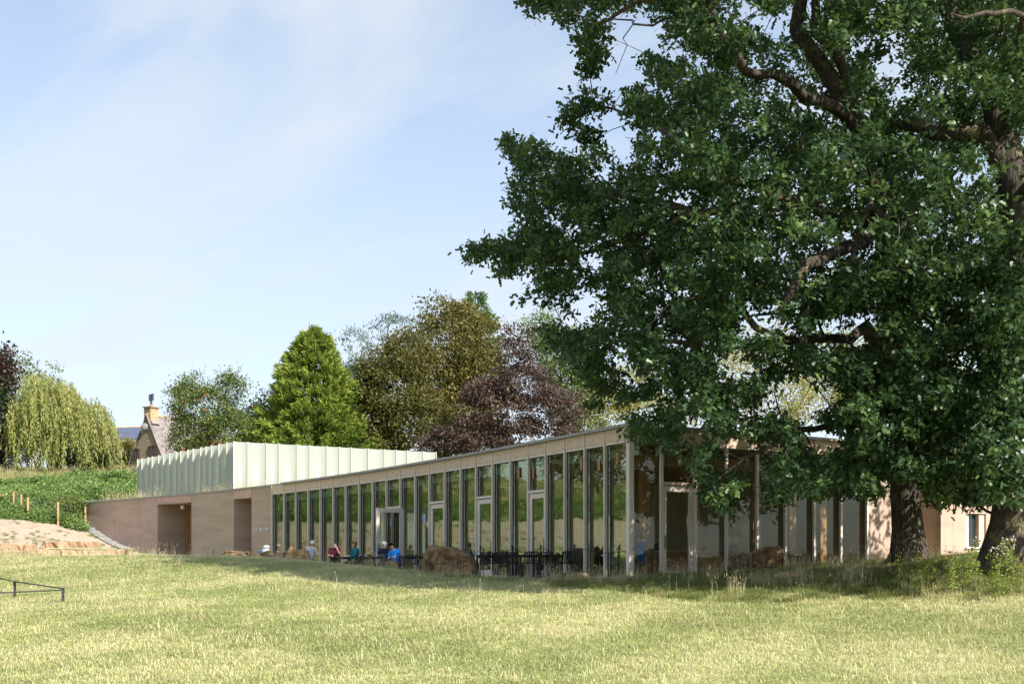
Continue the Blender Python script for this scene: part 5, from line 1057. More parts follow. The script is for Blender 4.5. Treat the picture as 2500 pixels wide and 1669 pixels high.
# ------------------------------------------------------------------ stone house, barn
MT['stone_wall'] = surf('coursed buff stone', (0.36, 0.29, 0.19), (0.25, 0.20, 0.135), 1.6, 0.95, stretch=(1, 1, 3), bump=.6, bscale=4)
MT['ashlar'] = surf('chimney stone', (0.50, 0.38, 0.21), (0.30, 0.22, 0.14), 2.6, 0.95, stretch=(1, 1, 3), bump=.5)
MT['tan_stone'] = surf('sunny tan stone', (0.52, 0.40, 0.26), (0.42, 0.31, 0.20), 1.4, 0.95, stretch=(1, 1, 3), bump=.4)
MT['slate'] = surf('purple grey stone slate', (0.17, 0.145, 0.15), (0.25, 0.215, 0.21), 2.2, 0.9, bump=.4)
MT['slate_b'] = surf('purple grey stone slate lighter', (0.21, 0.18, 0.18), (0.29, 0.25, 0.235), 2.2, 0.9, bump=.4)
MT['redwood'] = surf('red brown joinery', (0.30, 0.075, 0.055), rough=.5)
MT['brownwood'] = surf('dark brown joinery', (0.075, 0.04, 0.03), rough=.5)
MT['clay'] = surf('clay pot', (0.50, 0.17, 0.08), rough=.8)
MT['dishgrey'] = surf('grey dish', (.24, .24, .25), rough=.6)
MT['cowl'] = surf('blue grey flue', (0.075, 0.085, 0.13), rough=.35, metal=.5)
MT['solar'] = surf('solar cell', (0.10, 0.115, 0.17), rough=.15, spec=.6)  # base colour raised to carry the sky's reflection
Yh = 112; K = Vector((PX(405, Yh), Yh)); gd = Vector((-.85, .527)); rd = Vector((.527, .85)); zb = EYE + (HV - 1152) / FPX * Yh - .5; zr = EYE + (HV - 1012) / FPX * 113.4
H = thing('stone_house', 'steep roofed buff stone house with a tall chimney behind the light box', 'house', V3(K, zb))
W = 5.4; am_ = 2.75; ze0 = zb + 1.0; ze1 = zb + 1.2
def hp(s, z, d=0.0): return V3(K + gd * s + rd * d, z)
wall = MB(); prof = [(0.05, zb), (W - .05, zb), (W - .05, ze1), (am_, zr - .1), (0.05, ze0)]
wall.add([hp(s, z, 0) for s, z in prof] + [hp(s, z, 9.5) for s, z in prof], [(4, 3, 2, 1, 0), (5, 6, 7, 8, 9)] + [(i, (i + 1) % 5, 5 + (i + 1) % 5, 5 + i) for i in (0, 1, 4)])
link('wall', wall.mesh('wall', MT['stone_wall']), H)
def roof_courses(name, s0, z0, s1, z1, n, d0, d1, mats, P_=hp, parent=H, w=.62):
    """overlapping courses of slates, from eave (s0, z0) to ridge (s1, z1)"""
    mb = MB(); r = np.random.default_rng(9)
    for i in range(n):
        a, b = i / n, (i + 1.25) / n; nn = Vector((z1 - z0, 0, -(s1 - s0))).normalized(); L = .05
        d = d0 - (w * .5 if i % 2 else 0)
        while d < d1:
            e = min(d + w * r.uniform(.8, 1.2), d1); A = max(d, d0) + .012; lf = r.uniform(.02, .05); sg = 1 if s1 < s0 else -1
            def q(t, dd, up): return P_(s0 + (s1 - s0) * t, z0 + (z1 - z0) * t + up, dd)
            b_ = min(b, 1.0)
            mb.add([q(a, A, lf + .05), q(a, e - .012, lf + .05), q(b_, e - .012, .02), q(b_, A, .02), q(a, A, .0), q(a, e - .012, .0)], [(0, 1, 2, 3), (0, 4, 5, 1)], int(r.integers(2))); d = e
    o = link(name, mb.mesh(name, mats), parent); o['kind'] = 'stuff'; return o
roof_courses('slates', -.25, ze0 - .25, am_, zr, 20, -.15, 9.7, [MT['slate'], MT['slate_b']])
roof_courses('slates', W + .25, ze1 - .25, am_, zr, 14, -.15, 9.7, [MT['slate'], MT['slate_b']])
link('ridge', MB().tube([hp(am_, zr + .02, -.1), hp(am_, zr + .02, 9.7)], .13, 8).mesh('ridge', MT['tan_stone']), H)
axh = (V3(gd, 0), V3(rd, 0), Vector((0, 0, 1)))
zc = EYE + (HV - 996) / FPX * 114
ch = link('chimney', MB().box(hp(am_, (zr - .9 + zc) / 2, .55), (.95, 1.0, zc - zr + .9), axh).mesh('chimney', MT['ashlar']), H)
link('cap', MB().box(hp(am_, zc + .05, .55), (1.2, 1.25, .11), axh).mesh('cap', MT['stone_wall']), ch)
link('flashing', MB().box(hp(am_ - .62, zr - .75, .55), (.26, 1.04, .3), axh).mesh('flashing', MT['metal']), ch)
pc = hp(am_, zc + .1, .55); link('pot', MB().tube([pc, pc + Vector((0, 0, .28))], [.16, .14], 10).mesh('pot', MT['clay']), ch)
mbc = MB().tube([pc + Vector((0, 0, .26)), pc + Vector((0, 0, .75))], .11, 10)
for dx in (-.13, .12): mbc.tube([pc + Vector((dx, 0, .62 + (dx > 0) * .06)), pc + Vector((dx, 0, 1.26 + (dx > 0) * .08))], .13, 10)
link('cowl', mbc.mesh('cowl', MT['cowl']), ch)
def house_window(s, v0, v1, w, mfr):
    Yw_ = Yh + gd.y * s; z0, z1 = EYE + (HV - v1) / FPX * Yw_, EYE + (HV - v0) / FPX * Yw_
    wn = link('window', MB().box(hp(s, (z0 + z1) / 2, .06), (w, .16, z1 - z0), axh).mesh('window', MT['pane_far']), H)
    fr = MB()
    for q in (-w / 2, 0, w / 2): fr.box(hp(s + q, (z0 + z1) / 2, -.05), (.10, .10, z1 - z0 + .1), axh)
    for z in (z0, z1): fr.box(hp(s, z, -.05), (w - .11, .098, .10), axh)
    link('frame', fr.mesh('frame', mfr), wn)
def su(u): return (K.x - (u - HU) / FPX * K.y) / ((u - HU) / FPX * gd.y - gd.x)
house_window(su(372), 1089, 1114, .95, MT['brownwood']); house_window(su(333), 1096, 1122, .85, MT['brownwood'])
dz = hp(am_ + .05, EYE + (HV - 1043) / FPX * 114, -.25); D = thing('satellite_dish', 'round grey dish fixed high on the gable of the stone house', 'satellite dish', dz)
link('dish', MB().ball(dz, (.36, .10, .34), 14, 7).mesh('dish', MT['dishgrey'], True), D)
link('arm', MB().tube([dz + Vector((.1, .1, -.25)), dz + Vector((.65, -.1, -.42))], .035, 6).mesh('arm', MT['wire']), D)
# red brown glazed bay on the garden side
zq0, zq1 = EYE + (HV - 1112) / FPX * 114, EYE + (HV - 1078) / FPX * 114
bay = link('bay', MB().box(hp(-1.5, (zb + zq0) / 2, 6), (2.6, 8.0, zq0 - zb), axh).mesh('bay', MT['stone_wall']), H)
fr = MB(); gl = MB()
for k in range(7): fr.box(hp(-2.75, (zq0 + zq1) / 2, 2.1 + k * 1.3), (.12, .2, zq1 - zq0), axh)
for z in (zq0, zq1 - .05): fr.box(hp(-2.75, z, 6), (.14, 8.1, .16), axh)
for k in range(3): fr.box(hp(-2.7 + k * 1.2, (zq0 + zq1) / 2, 2.0), (.16, .12, zq1 - zq0), axh)
link('frame', fr.mesh('frame', MT['redwood']), bay); link('pane', MB().box(hp(-1.45, (zq0 + zq1) / 2, 6.05), (2.4, 7.7, zq1 - zq0 - .1), axh).mesh('pane', MT['pane_far']), bay)
link('bay_roof', MB().box(hp(-1.4, zq1 + .12, 6), (2.9, 8.3, .16), axh).mesh('bay_roof', MT['slate']), bay)
# barn with solar panels
Yb = 121; A0 = Vector((PX(185, Yb + 1), Yb + 1)); A1 = Vector((PX(360, Yb - 1), Yb - 1)); bd = (A1 - A0).normalized(); bn = Vector((bd.y, -bd.x)); LB_ = (A1 - A0).length
zg_ = EYE + (HV - 1142) / FPX * Yb - .6; zev = EYE + (HV - 1079) / FPX * Yb; zrd = EYE + (HV - 1045.5) / FPX * (Yb + 2.4)
BN = thing('barn', 'tan stone barn with solar panels on its slate roof beside the house', 'barn', V3(A0, zg_)); axb = (V3(bd, 0), V3(bn, 0), Vector((0, 0, 1)))
link('wall', MB().box(V3((A0 + A1) / 2 - bn * 2.4, (zg_ + zev) / 2), (LB_, 4.8, zev - zg_), axb).mesh('wall', MT['tan_stone']), BN)
def bp(s, z, d): return V3(A0 + bd * d - bn * s, z)
roof_courses('slates', -.3, zev - .1, 2.4, zrd, 9, 0, LB_, [MT['slate'], MT['slate_b']], bp, BN)
rb_ = MB(); rb_.add([bp(-.3, zev - .12, 0), bp(-.3, zev - .12, LB_), bp(2.4, zrd - .03, LB_), bp(2.4, zrd - .03, 0), bp(5.1, zev - .12, LB_), bp(5.1, zev - .12, 0)], [(0, 1, 2, 3), (3, 2, 4, 5)]); link('roof', rb_.mesh('roof', MT['slate']), BN)
link('ridge', MB().tube([bp(2.4, zrd + .05, 0), bp(2.4, zrd + .05, LB_)], .16, 6).mesh('ridge', MT['tan_stone']), BN)
link('gutter', MB().tube([bp(-.38, zev - .12, 0), bp(-.38, zev - .12, LB_)], .08, 6).mesh('gutter', MT['redwood']), BN)
dsl = (2.4 + .3, zrd - zev + .1); ns = Vector((-dsl[1], dsl[0])).normalized()
for row in range(2):
    for k in range(6):
        f = .14 + .40 * row + .19; d = 3.0 + k * 1.12 ; c = bp(-.3 + dsl[0] * f, zev - .1 + dsl[1] * f + .16, d + (LB_ - 9.6)); sl = (V3(-bn, 0) * dsl[0] + Vector((0, 0, dsl[1]))).normalized(); nz = V3(bd, 0).cross(sl)
        pn = link('solar_panel', MB().box(c, (1.06, .385 * math.hypot(*dsl), .05), (V3(bd, 0), sl, nz)).mesh('solar_panel', MT['solar']), BN)
        link('panel_frame', MB().box(c - nz * .012, (1.10, .40 * math.hypot(*dsl), .04), (V3(bd, 0), sl, nz)).mesh('panel_frame', MT['wire']), pn)
# low garden walls below the house
rwp = P(260, 1150, 106)
def low_wall(name, label, u0, u1, vt, vb, Y0, Y1, m, th=.4):
    a, b = P(u0, vt, Y0), P(u1, vt, Y1); T = thing(name, label, 'wall', (a.x, a.y, a.z - 1)); d = (b - a); d.z = 0; L = d.length; d.normalize(); n = Vector((d.y, -d.x, 0)); h = (vb - vt) / FPX * Y0 + .5; r = np.random.default_rng(4)
    link('wall', MB().box((a + b) / 2 - Vector((0, 0, h / 2)), (L, th, h), (d, n, Vector((0, 0, 1)))).mesh('wall', MT[m]), T)
    k = max(3, int(L / .7))
    for i in range(k): link('coping_stone', MB().box(a + d * (L * (i + .5) / k) + Vector((0, 0, .06 + r.uniform(-.015, .02))), (L / k - .02, th + .12, .12), (d, n, Vector((0, 0, 1)))).mesh('coping_stone', MT[m]), T)
MT['redbrick'] = surf('old red brick', (0.36, 0.17, 0.11), (0.45, 0.28, 0.20), 3, 0.95, stretch=(1, 1, 4), bump=.4)
MT['drystone'] = surf('dark dry stone', (0.10, 0.09, 0.075), (0.17, 0.155, 0.13), 3, 0.95, stretch=(1, 1, 3), bump=.8)
low_wall('brick_wall', 'low red brick garden wall between the willow and the house', 232, 296, 1138, 1149, 103, 104, 'redbrick')
low_wall('dry_stone_wall', 'low dark dry stone wall in front of the house', 296, 345, 1150, 1162, 98, 97, 'drystone')
tree('climbing_shrub', 'yellow green bush growing against the wall between barn and house', 312, 118, [lobe(310, 1105, 15, 30, 118), lobe(306, 1130, 16, 18, 118), lobe(318, 1088, 12, 16, 118)], MT['yellowgreen'], 60, 40, .2, 71, csize=.3, nb=15, group='shrubs by the house', tmean=.3)
tree('garden_shrub', 'low dark green bush at the foot of the house gable', 290, 108, [lobe(290, 1140, 18, 9, 108)], MT['green'], 26, 34, .18, 72, csize=.3, nb=8, group='shrubs by the house')
tree('wall_end_shrub', 'leafy shrub covering the far left end of the concrete wall', 186, 73.2, [lobe(180, 1232, 24, 20, 73, 1.0), lobe(165, 1245, 26, 20, 73.5, 1.0), lobe(192, 1228, 12, 14, 73, .7), lobe(150, 1225, 22, 16, 74.5, .8)], MT['green'], 90, 40, .13, 73, csize=.22, nb=30, group=None, tmean=.75)
tree('bank_shrub', 'bright green low bush where the bare bank meets the concrete wall', 185, 72.5, [lobe(178, 1276, 26, 12, 72, .8), lobe(165, 1268, 16, 12, 72, .6), lobe(196, 1284, 12, 8, 72, .5)], MT['scrubleaf'], 70, 40, .13, 74, csize=.2, nb=12, group=None, tmean=.6)

# ------------------------------------------------------------------ people
MT['skin'] = surf('skin', (0.58, 0.34, 0.25), (0.52, 0.29, 0.21), 6, .6)
def cloth(name, c): 
    MT[name] = surf(name, c, tuple(x * .8 for x in c), 7, .9, bump=.3, bscale=14); return MT[name]
for nm, c in (('white shirt', (.46, .50, .57)), ('maroon shirt', (.13, .022, .045)), ('teal jumper', (.015, .20, .22)), ('navy top', (.02, .028, .06)), ('grey marl', (.22, .25, .30)), ('blue jacket', (.012, .19, .62)), ('dark trousers', (.03, .032, .04)), ('blue jeans', (.07, .10, .17)), ('black dress', (.02, .028, .032)), ('pale blue shirt', (.36, .46, .66)), ('dark teal', (.02, .07, .09)), ('grey hair', (.50, .49, .48)), ('white hair', (.52, .50, .49)), ('brown hair', (.20, .125, .06)), ('blond hair', (.42, .30, .15)), ('black hair', (.02, .016, .014)), ('brown shoe', (.07, .04, .02))): cloth(nm, c)
MT['eye'] = surf('eye', (.03, .02, .02), rough=.3)
BASE = dict(pel=(0, 0, .50), spi=(0, .02, .72), che=(0, .0, .96), nec=(0, -.01, 1.12), jaw=(0, -.05, 1.19), sku=(0, -.03, 1.30))
def person(name, label, loc, rz, top, legs='dark trousers', hair='grey hair', style='short', over=None, sleeves='long', stand=False, beard=None, group='people sitting at the terrace tables', glasses=False, lean=0.0, vest=None):
    j = dict(pel=(0, 0, .50), spi=(0, .02, .73), che=(0, 0, .97), nec=(0, -.015, 1.13), jaw=(0, -.055, 1.195), sku=(0, -.03, 1.305))
    for s_, k in ((1, 'L'), (-1, 'R')):
        j.update({'sh' + k: (s_ * .185, 0, 1.06), 'el' + k: (s_ * .245, -.10, .80), 'wr' + k: (s_ * .15, -.32, .785), 'ha' + k: (s_ * .11, -.40, .785), 'hi' + k: (s_ * .095, -.02, .50), 'kn' + k: (s_ * .12, -.44, .51), 'an' + k: (s_ * .12, -.44, .09), 'to' + k: (s_ * .13, -.60, .045)})
    if stand:
        up = .46
        for k in ('pel', 'spi', 'che', 'nec', 'jaw', 'sku'): j[k] = (j[k][0], j[k][1], j[k][2] + up)
        for s_, k in ((1, 'L'), (-1, 'R')):
            for q in ('sh', 'el', 'wr', 'ha', 'hi'): v = j[q + k]; j[q + k] = (v[0], v[1], v[2] + up)
            j['kn' + k] = (s_ * .10, -.02, .52); j['an' + k] = (s_ * .10, .02, .09); j['to' + k] = (s_ * .12, -.14, .04)
    j.update(over or {})
    if lean:
        cs, sn = math.cos(lean), math.sin(lean); px_, pz_ = j['pel'][0], j['pel'][2]
        for q in list(j):
            if q[:2] in ('sp', 'ch', 'ne', 'ja', 'sk', 'sh', 'el', 'wr', 'ha'): x, y, z = j[q]; j[q] = (px_ + (x - px_) * cs + (z - pz_) * sn, y, pz_ - (x - px_) * sn + (z - pz_) * cs)
    rad = dict(pel=.155, spi=.135, che=.155, nec=.055, jaw=.072, sku=.095)
    for k in 'LR': rad.update({'sh' + k: .078, 'el' + k: .047, 'wr' + k: .031, 'ha' + k: .036, 'hi' + k: .10, 'kn' + k: .062, 'an' + k: .042, 'to' + k: .036})
    E_ = [('pel', 'spi'), ('spi', 'che'), ('che', 'nec'), ('nec', 'jaw'), ('jaw', 'sku')]
    for k in 'LR': E_ += [('che', 'sh' + k), ('sh' + k, 'el' + k), ('el' + k, 'wr' + k), ('wr' + k, 'ha' + k), ('pel', 'hi' + k), ('hi' + k, 'kn' + k), ('kn' + k, 'an' + k), ('an' + k, 'to' + k)]
    zone = {}
    for a, b in E_:
        q = b[:2]; zone[(a, b)] = {'sp': 1, 'ch': 1, 'ne': 1, 'ja': 0, 'sk': 0, 'sh': 1, 'el': 1, 'wr': 1 if sleeves == 'long' else 0, 'ha': 0, 'hi': 2, 'kn': 2, 'an': 2, 'to': 3}[q]
    names = list(j); ix = {n: i for i, n in enumerate(names)}; verts = [Vector(j[n]) for n in names]; edges = [(ix[a], ix[b]) for a, b in E_]; rr = [rad[n] for n in names]
    for k, s_ in (('L', 1), ('R', -1)):                       # four fingers and a thumb, curled a little
        w, h = Vector(j['wr' + k]), Vector(j['ha' + k]); d = (h - w).normalized(); sd_ = d.cross(Vector((0, 0, 1))); sd_ = sd_.normalized() if sd_.length > .1 else Vector((1, 0, 0)); dn = d.cross(sd_).normalized()
        if dn.z > 0: dn = -dn
        for f, ln in ((-1.5, .070), (-.5, .085), (.5, .080), (1.5, .062)):
            b0 = h + sd_ * f * .019 + d * .025; i0 = len(verts); verts += [b0 + d * ln * .5, b0 + d * ln * .85 + dn * ln * .35]; rr += [.0095, .0075]; edges += [(ix['ha' + k], i0), (i0, i0 + 1)]
        t0_ = w.lerp(h, .45) + sd_ * s_ * .035; i0 = len(verts); verts += [t0_ + d * .01, t0_ + d * .055 + sd_ * s_ * .015]; rr += [.0115, .009]; edges += [(ix['ha' + k], i0), (i0, i0 + 1)]
    me = bpy.data.meshes.new('body'); me.from_pydata(verts, edges, []); o = bpy.data.objects.new('body', me); COL.objects.link(o)
    sk_ = o.modifiers.new('skin', 'SKIN'); sk_.use_smooth_shade = True
    for i, v in enumerate(me.skin_vertices[0].data): v.radius = (rr[i], rr[i]); v.use_root = (i == ix['pel'])
    sv = me.skin_vertices[0].data; sv[ix['che']].radius = (.165, .125); sv[ix['spi']].radius = (.145, .12); sv[ix['pel']].radius = (.165, .135); sv[ix['sku']].radius = (.082, .10); 
    ss_ = o.modifiers.new('sub', 'SUBSURF'); ss_.levels = 2
    dg = bpy.context.evaluated_depsgraph_get(); m2 = bpy.data.meshes.new_from_object(o.evaluated_get(dg)); bpy.data.objects.remove(o); m2.name = 'body'
    m2.materials.clear()
    for mm in (MT['skin'], MT[top], MT[legs], MT['brown shoe'], MT[vest or top]): m2.materials.append(mm)
    A = np.array([verts[a] for a, b in edges[:len(E_)]]); Bq = np.array([verts[b] for a, b in edges[:len(E_)]]); zn = [zone[e] for e in E_]
    for p in m2.polygons:
        c = np.array(p.center); d = Bq - A; t = np.clip(((c - A) * d).sum(1) / (d * d).sum(1), 0, 1); dist = np.linalg.norm(A + d * t[:, None] - c, axis=1); k = int(np.argmin(dist)); z = zn[k]
        if E_[k] == ('che', 'nec') and t[k] > .82: z = 0
        if E_[k][1][:2] == 'hi' and c[2] > j['pel'][2] + .06: z = 1
        if stand and legs == top and E_[k][1][:2] == 'an': z = 0
        if vest and z == 1 and c[2] > j['spi'][2] + .16: z = 4
        p.material_index = z; p.use_smooth = True
    bm = bmesh.new(); bm.from_mesh(m2)                           # nose, ears
    hd = Vector(j['sku']); jw = Vector(j['jaw']); upv = (hd - jw).normalized(); f = Vector((0, -1, 0)); f = (f - upv * f.dot(upv)).normalized(); rt = f.cross(upv); mid = jw.lerp(hd, .55)
    extra = MB(); extra.ball(mid + f * .098 - upv * .012, (.014, .024, .022), 6, 4)
    for s_ in (-1, 1): extra.ball(mid + rt * s_ * .083 + f * .0, (.012, .02, .032), 6, 4)
    bm.free(); tmp = extra.mesh('tmp', MT['skin'], True); bm = bmesh.new(); bm.from_mesh(m2); bm.from_mesh(tmp); bm.to_mesh(m2); bm.free()
    T = thing('person', label, 'person', loc, rz, group, world_parts=False); link('body', m2, T)
    em = MB()
    for s_ in (-1, 1): em.ball(mid + rt * s_ * .034 + f * .084 + upv * .016, (.013, .008, .008), 6, 4)
    link('eye', em.mesh('eye', MT['eye']), T); em = MB().ball(jw + f * .078 + upv * .012, (.026, .008, .007), 8, 4); MT.setdefault('lip', surf('lip', (.36, .13, .11), rough=.5)); link('mouth', em.mesh('mouth', MT['lip']), T)
    hm = MB()
    if style != 'bald':
        nseg, mseg = 14, 9; R0 = .112; hc = hd - upv * .022; vs = []; fs = []
        for i in range(mseg + 1):
            th = math.pi * .72 * i / mseg
            for k in range(nseg):
                ph = 2 * math.pi * k / nseg; dd = upv * math.cos(th) + (f * math.cos(ph) + rt * math.sin(ph)) * math.sin(th); fr_ = max(0, math.cos(ph)); lim = .36 + .30 * (1 - fr_) ** .7
                if th > math.pi * lim: dd = upv * math.cos(math.pi * lim) + (f * math.cos(ph) + rt * math.sin(ph)) * math.sin(math.pi * lim) * .96
                vs.append(hc + Vector(dd) * R0 * (1 + .05 * math.sin(k * 2.3 + i * 1.7)))
        for i in range(mseg):
            fs += [(i * nseg + k, i * nseg + (k + 1) % nseg, (i + 1) * nseg + (k + 1) % nseg, (i + 1) * nseg + k) for k in range(nseg)]
        hm.add(vs, fs)
        if style == 'long': hm.ball(jw - f * .055 - upv * .02, (.088, .052, .13), 10, 6)
        if style == 'bob': hm.ball(jw - f * .035 + upv * .02, (.100, .075, .085), 10, 6)
        if style == 'pony': hm.ball(hd - f * .13 - upv * .03, (.042, .05, .045), 8, 5); hm.tube([hd - f * .15 - upv * .04, hd - f * .18 - upv * .12, hd - f * .15 - upv * .21], [.04, .036, .012], 8)
        link('hair', hm.mesh('hair', MT[hair], True), T)
    if beard: link('beard', MB().ball(jw + f * .035 - upv * .028, (.068, .058, .068), 10, 6).mesh('beard', MT[beard], True), T)
    if glasses:
        g_ = MB()
        for s_ in (-1, 1): g_.tube([mid + rt * s_ * .034 + f * .106 + upv * .016 + (rt * math.cos(q) + upv * math.sin(q)) * .022 for q in np.linspace(0, 2 * math.pi, 9)], .003, 4)
        link('glasses', g_.mesh('glasses', MT['black']), T)
    return T
ZT = 0.012
def at(u, Y, z=ZT): return (PX(u, Y), Y, z)
person('person', 'white haired person in a pale shirt seated with their back turned beside the stones', at(756, 46.6, .06), R(150), 'white shirt', hair='white hair', lean=-.16)
person('person', 'bald man with white beard in a maroon shirt resting chin on hand', at(817, 46.5, .02), R(8), 'maroon shirt', style='bald', beard='white hair', sleeves='short', over=dict(elL=(.20, -.24, .86), wrL=(.10, -.20, 1.08), haL=(.075, -.16, 1.14), jaw=(.02, -.075, 1.18), sku=(0, -.05, 1.29)))
person('person', 'brown haired woman in a teal top seated in profile facing left', at(868, 45.8, 0), R(-62), 'teal jumper', hair='brown hair', style='bob', over=dict(jaw=(0, -.085, 1.18)))
person('person', 'woman with tied back greying hair in navy and grey seen from behind', at(940, 45.2, -.02), R(-160), 'grey marl', hair='grey hair', style='pony', vest='navy top', lean=.05)
person('person', 'dark haired man in a bright blue jacket leaning towards the woman', at(969, 44.8, -.06), R(-18), 'blue jacket', 'dark trousers', hair='black hair', lean=-.24, over=dict(jaw=(-.01, -.08, 1.19), sku=(-.03, -.05, 1.30)))
person('person', 'young woman in a dark dress standing behind the glass with folded hands', at(1789, 36.75, 0), R(-6), 'black dress', 'black dress', hair='blond hair', style='long', stand=True, sleeves='short', group='people inside behind the glass', over=dict(wrL=(.06, -.17, 1.21), haL=(-.0, -.20, 1.22), wrR=(-.06, -.19, 1.20), haR=(.01, -.22, 1.19), elL=(.25, -.02, 1.24), elR=(-.25, -.02, 1.24), jaw=(0, -.07, 1.64)))
def inner(u, back): p, t, n = front(u); return V3(p - n * back, 0.002)
q = inner(1203, .75); person('person', 'white haired person in a pale blue shirt seen through the third glazed door bay', q, R(170), 'pale blue shirt', hair='white hair', group='people inside behind the glass')
q = inner(1231, 1.2); person('person', 'seated person with reddish hair behind the glass next to the pale blue shirt', q, R(60), 'grey marl', hair='brown hair', group='people inside behind the glass')
q = inner(1331, .7); person('person', 'seated person in a dark teal jumper inside beside the fourth door', q, R(60), 'dark teal', hair='grey hair', group='people inside behind the glass')
q = inner(1452, .55); person('person', 'man in a blue jumper and glasses bending forward inside near the corner', q, R(75), 'blue jacket', 'blue jeans', hair='brown hair', glasses=True, group='people inside behind the glass', over=dict(che=(0, -.13, .92), nec=(0, -.22, 1.05), jaw=(0, -.30, 1.07), sku=(0, -.31, 1.18), shL=(.18, -.14, 1.0), shR=(-.18, -.14, 1.0)))
q = inner(1506, .9); person('person', 'person in blue half hidden by the last mullion facing the bending man', q, R(-75), 'blue jacket', 'blue jeans', hair='brown hair', group='people inside behind the glass')

# ------------------------------------------------------------------ tables, chairs, posts and chains on the terrace
def build_chair():
    T = thing('terrace_chair', 'x', 'chair', (0, 0, 0), 0, 'black slatted chairs on the terrace', world_parts=False)
    w, d = .23, .21
    for s_ in (-1, 1):
        link('leg', MB().tube([(s_ * w, -d, .46), (s_ * (w + .02), -d - .03, 0)], .016, 6).mesh('leg', MT['black']), T)
        link('leg', MB().tube([(s_ * w, d, .46), (s_ * (w + .02), d + .05, 0)], .016, 6).mesh('leg', MT['black']), T)
    link('back_frame', MB().tube([(-w, d, .46), (-w, d + .06, .70), (-w + .02, d + .085, .80), (-w + .06, d + .09, .825), (w - .06, d + .09, .825), (w - .02, d + .085, .80), (w, d + .06, .70), (w, d, .46)], .017, 6).mesh('back_frame', MT['black']), T)
    link('seat_frame', MB().tube([(-w, -d, .46), (w, -d, .46), (w, d, .46), (-w, d, .46), (-w, -d, .46)], .018, 6).mesh('seat_frame', MT['black']), T)
    bsm = MB()
    for (y0, z0), (y1, z1) in (((d, .47), (d + .055, .68)), ((d + .055, .68), (d + .09, .82))): bsm.box((0, (y0 + y1) / 2, (z0 + z1) / 2), (.036, .012, math.hypot(y1 - y0, z1 - z0)), (Vector((1, 0, 0)), Vector((0, z1 - z0, y0 - y1)).normalized(), Vector((0, y1 - y0, z1 - z0)).normalized()))
    bs = bsm.mesh('back_slat', MT['black']); st = MB().box((0, 0, .466), (.04, 2 * d, .012)).mesh('seat_slat', MT['black'])
    for k in range(7):
        o = link('back_slat', bs, T); o.location.x = -w + .055 + k * (2 * w - .11) / 6
        o = link('seat_slat', st, T); o.location.x = -w + .045 + k * (2 * w - .09) / 6
    return T
ch0 = build_chair(); first_ = [True]
def chair(u, Y, rz, label, z=ZT):
    if first_[0]: ch0.location = at(u, Y, z); ch0.rotation_euler = (0, 0, rz); ch0['label'] = label; first_[0] = False
    else: copy_thing(ch0, at(u, Y, z), rz, label)
chair(1187, 38.2, R(188), 'black chair just right of the big boulder, back turned to the lawn')
chair(1222, 37.9, R(178), 'second black chair from the big boulder along the near side of the tables')
chair(1254, 38.6, R(165), 'black chair behind the second chain post from the boulder')
chair(1295, 36.6, R(185), 'black chair directly left of the third chain post')
chair(1334, 37.2, R(172), 'black chair directly right of the third chain post')
chair(1378, 35.9, R(205), 'last black chair towards the glass corner, turned a little')
chair(940, 45.15, R(-160), 'black chair under the woman in navy and grey', -.01)
chair(969, 44.75, R(-18), 'black chair under the man in the blue jacket', -.05)
chair(1010, 43.6, R(175), 'empty black chair between the blue jacket and the big boulder', -.02)
chair(903, 46.2, R(182), 'empty black chair left of the woman in navy and grey', 0)
chair(817, 46.45, R(8), 'black chair under the bald bearded man', .01); chair(868, 45.75, R(-62), 'black chair under the woman in teal', 0); chair(756, 46.55, R(150), 'black chair under the white haired person', .05)
def build_table():
    T = thing('terrace_table', 'x', 'table', (0, 0, 0), 0, 'black metal tables on the terrace', world_parts=False)
    link('tabletop', MB().box((0, 0, .735), (1.25, .72, .03)).mesh('tabletop', MT['black']), T); link('apron', MB().box((0, 0, .69), (1.12, .6, .055)).mesh('apron', MT['black']), T)
    for x in (-.56, .56):
        for y in (-.3, .3): link('leg', MB().box((x, y, .35), (.045, .045, .70)).mesh('leg', MT['black']), T)
    return T
tb0 = build_table(); tb0.location = at(1205, 38.9); tb0['label'] = 'black table nearest the big boulder'
for u, Y, rz, lab in ((1312, 37.5, R(-4), 'black table by the third chain post'), (1262, 38.2, R(-3), 'black table between the other two by the chain posts'), (905, 45.9, R(5), 'black table left of the woman in navy and grey with cups on it'), (1022, 44.2, R(3), 'black table half hidden by the big boulder'), (843, 46.6, R(2), 'black table between the bearded man and the woman in teal')):
    copy_thing(tb0, at(u, Y), rz, lab)
for u, Y, nm, h_, lab in ((893, 45.75, 'coffee_cup', .10, 'white cup at the left end of the cafe table'), (912, 45.75, 'glass_jug', .20, 'grey jug in the middle of the cafe table'), (921, 45.8, 'coffee_cup', .14, 'larger white cup beside the grey jug')):
    o = link(nm, MB().tube([(0, 0, 0), (0, 0, .02), (0, 0, h_ * .8), (0, 0, h_)], [h_ * .30, h_ * .36, h_ * .42, h_ * .44], 10).mesh(nm, MT['white'] if nm == 'coffee_cup' else MT['metal']), None, at(u, Y, ZT + .752)); tag(o, lab, 'cup' if nm == 'coffee_cup' else 'jug', 'cups on the terrace table')
def build_post():
    T = thing('chain_post', 'x', 'post', (0, 0, 0), 0, 'black chain posts along the terrace edge', world_parts=False)
    link('rod', MB().tube([(-.045, 0, -.25), (-.045, 0, .93)], .019, 8).mesh('rod', MT['black']), T); link('rod', MB().tube([(.05, 0, -.25), (.05, 0, .88)], .019, 8).mesh('rod', MT['black']), T)
    link('finial', MB().ball((-.045, 0, .955), .036, 8, 6).mesh('finial', MT['black'], True), T); return T
cp0 = build_post(); cpos = []
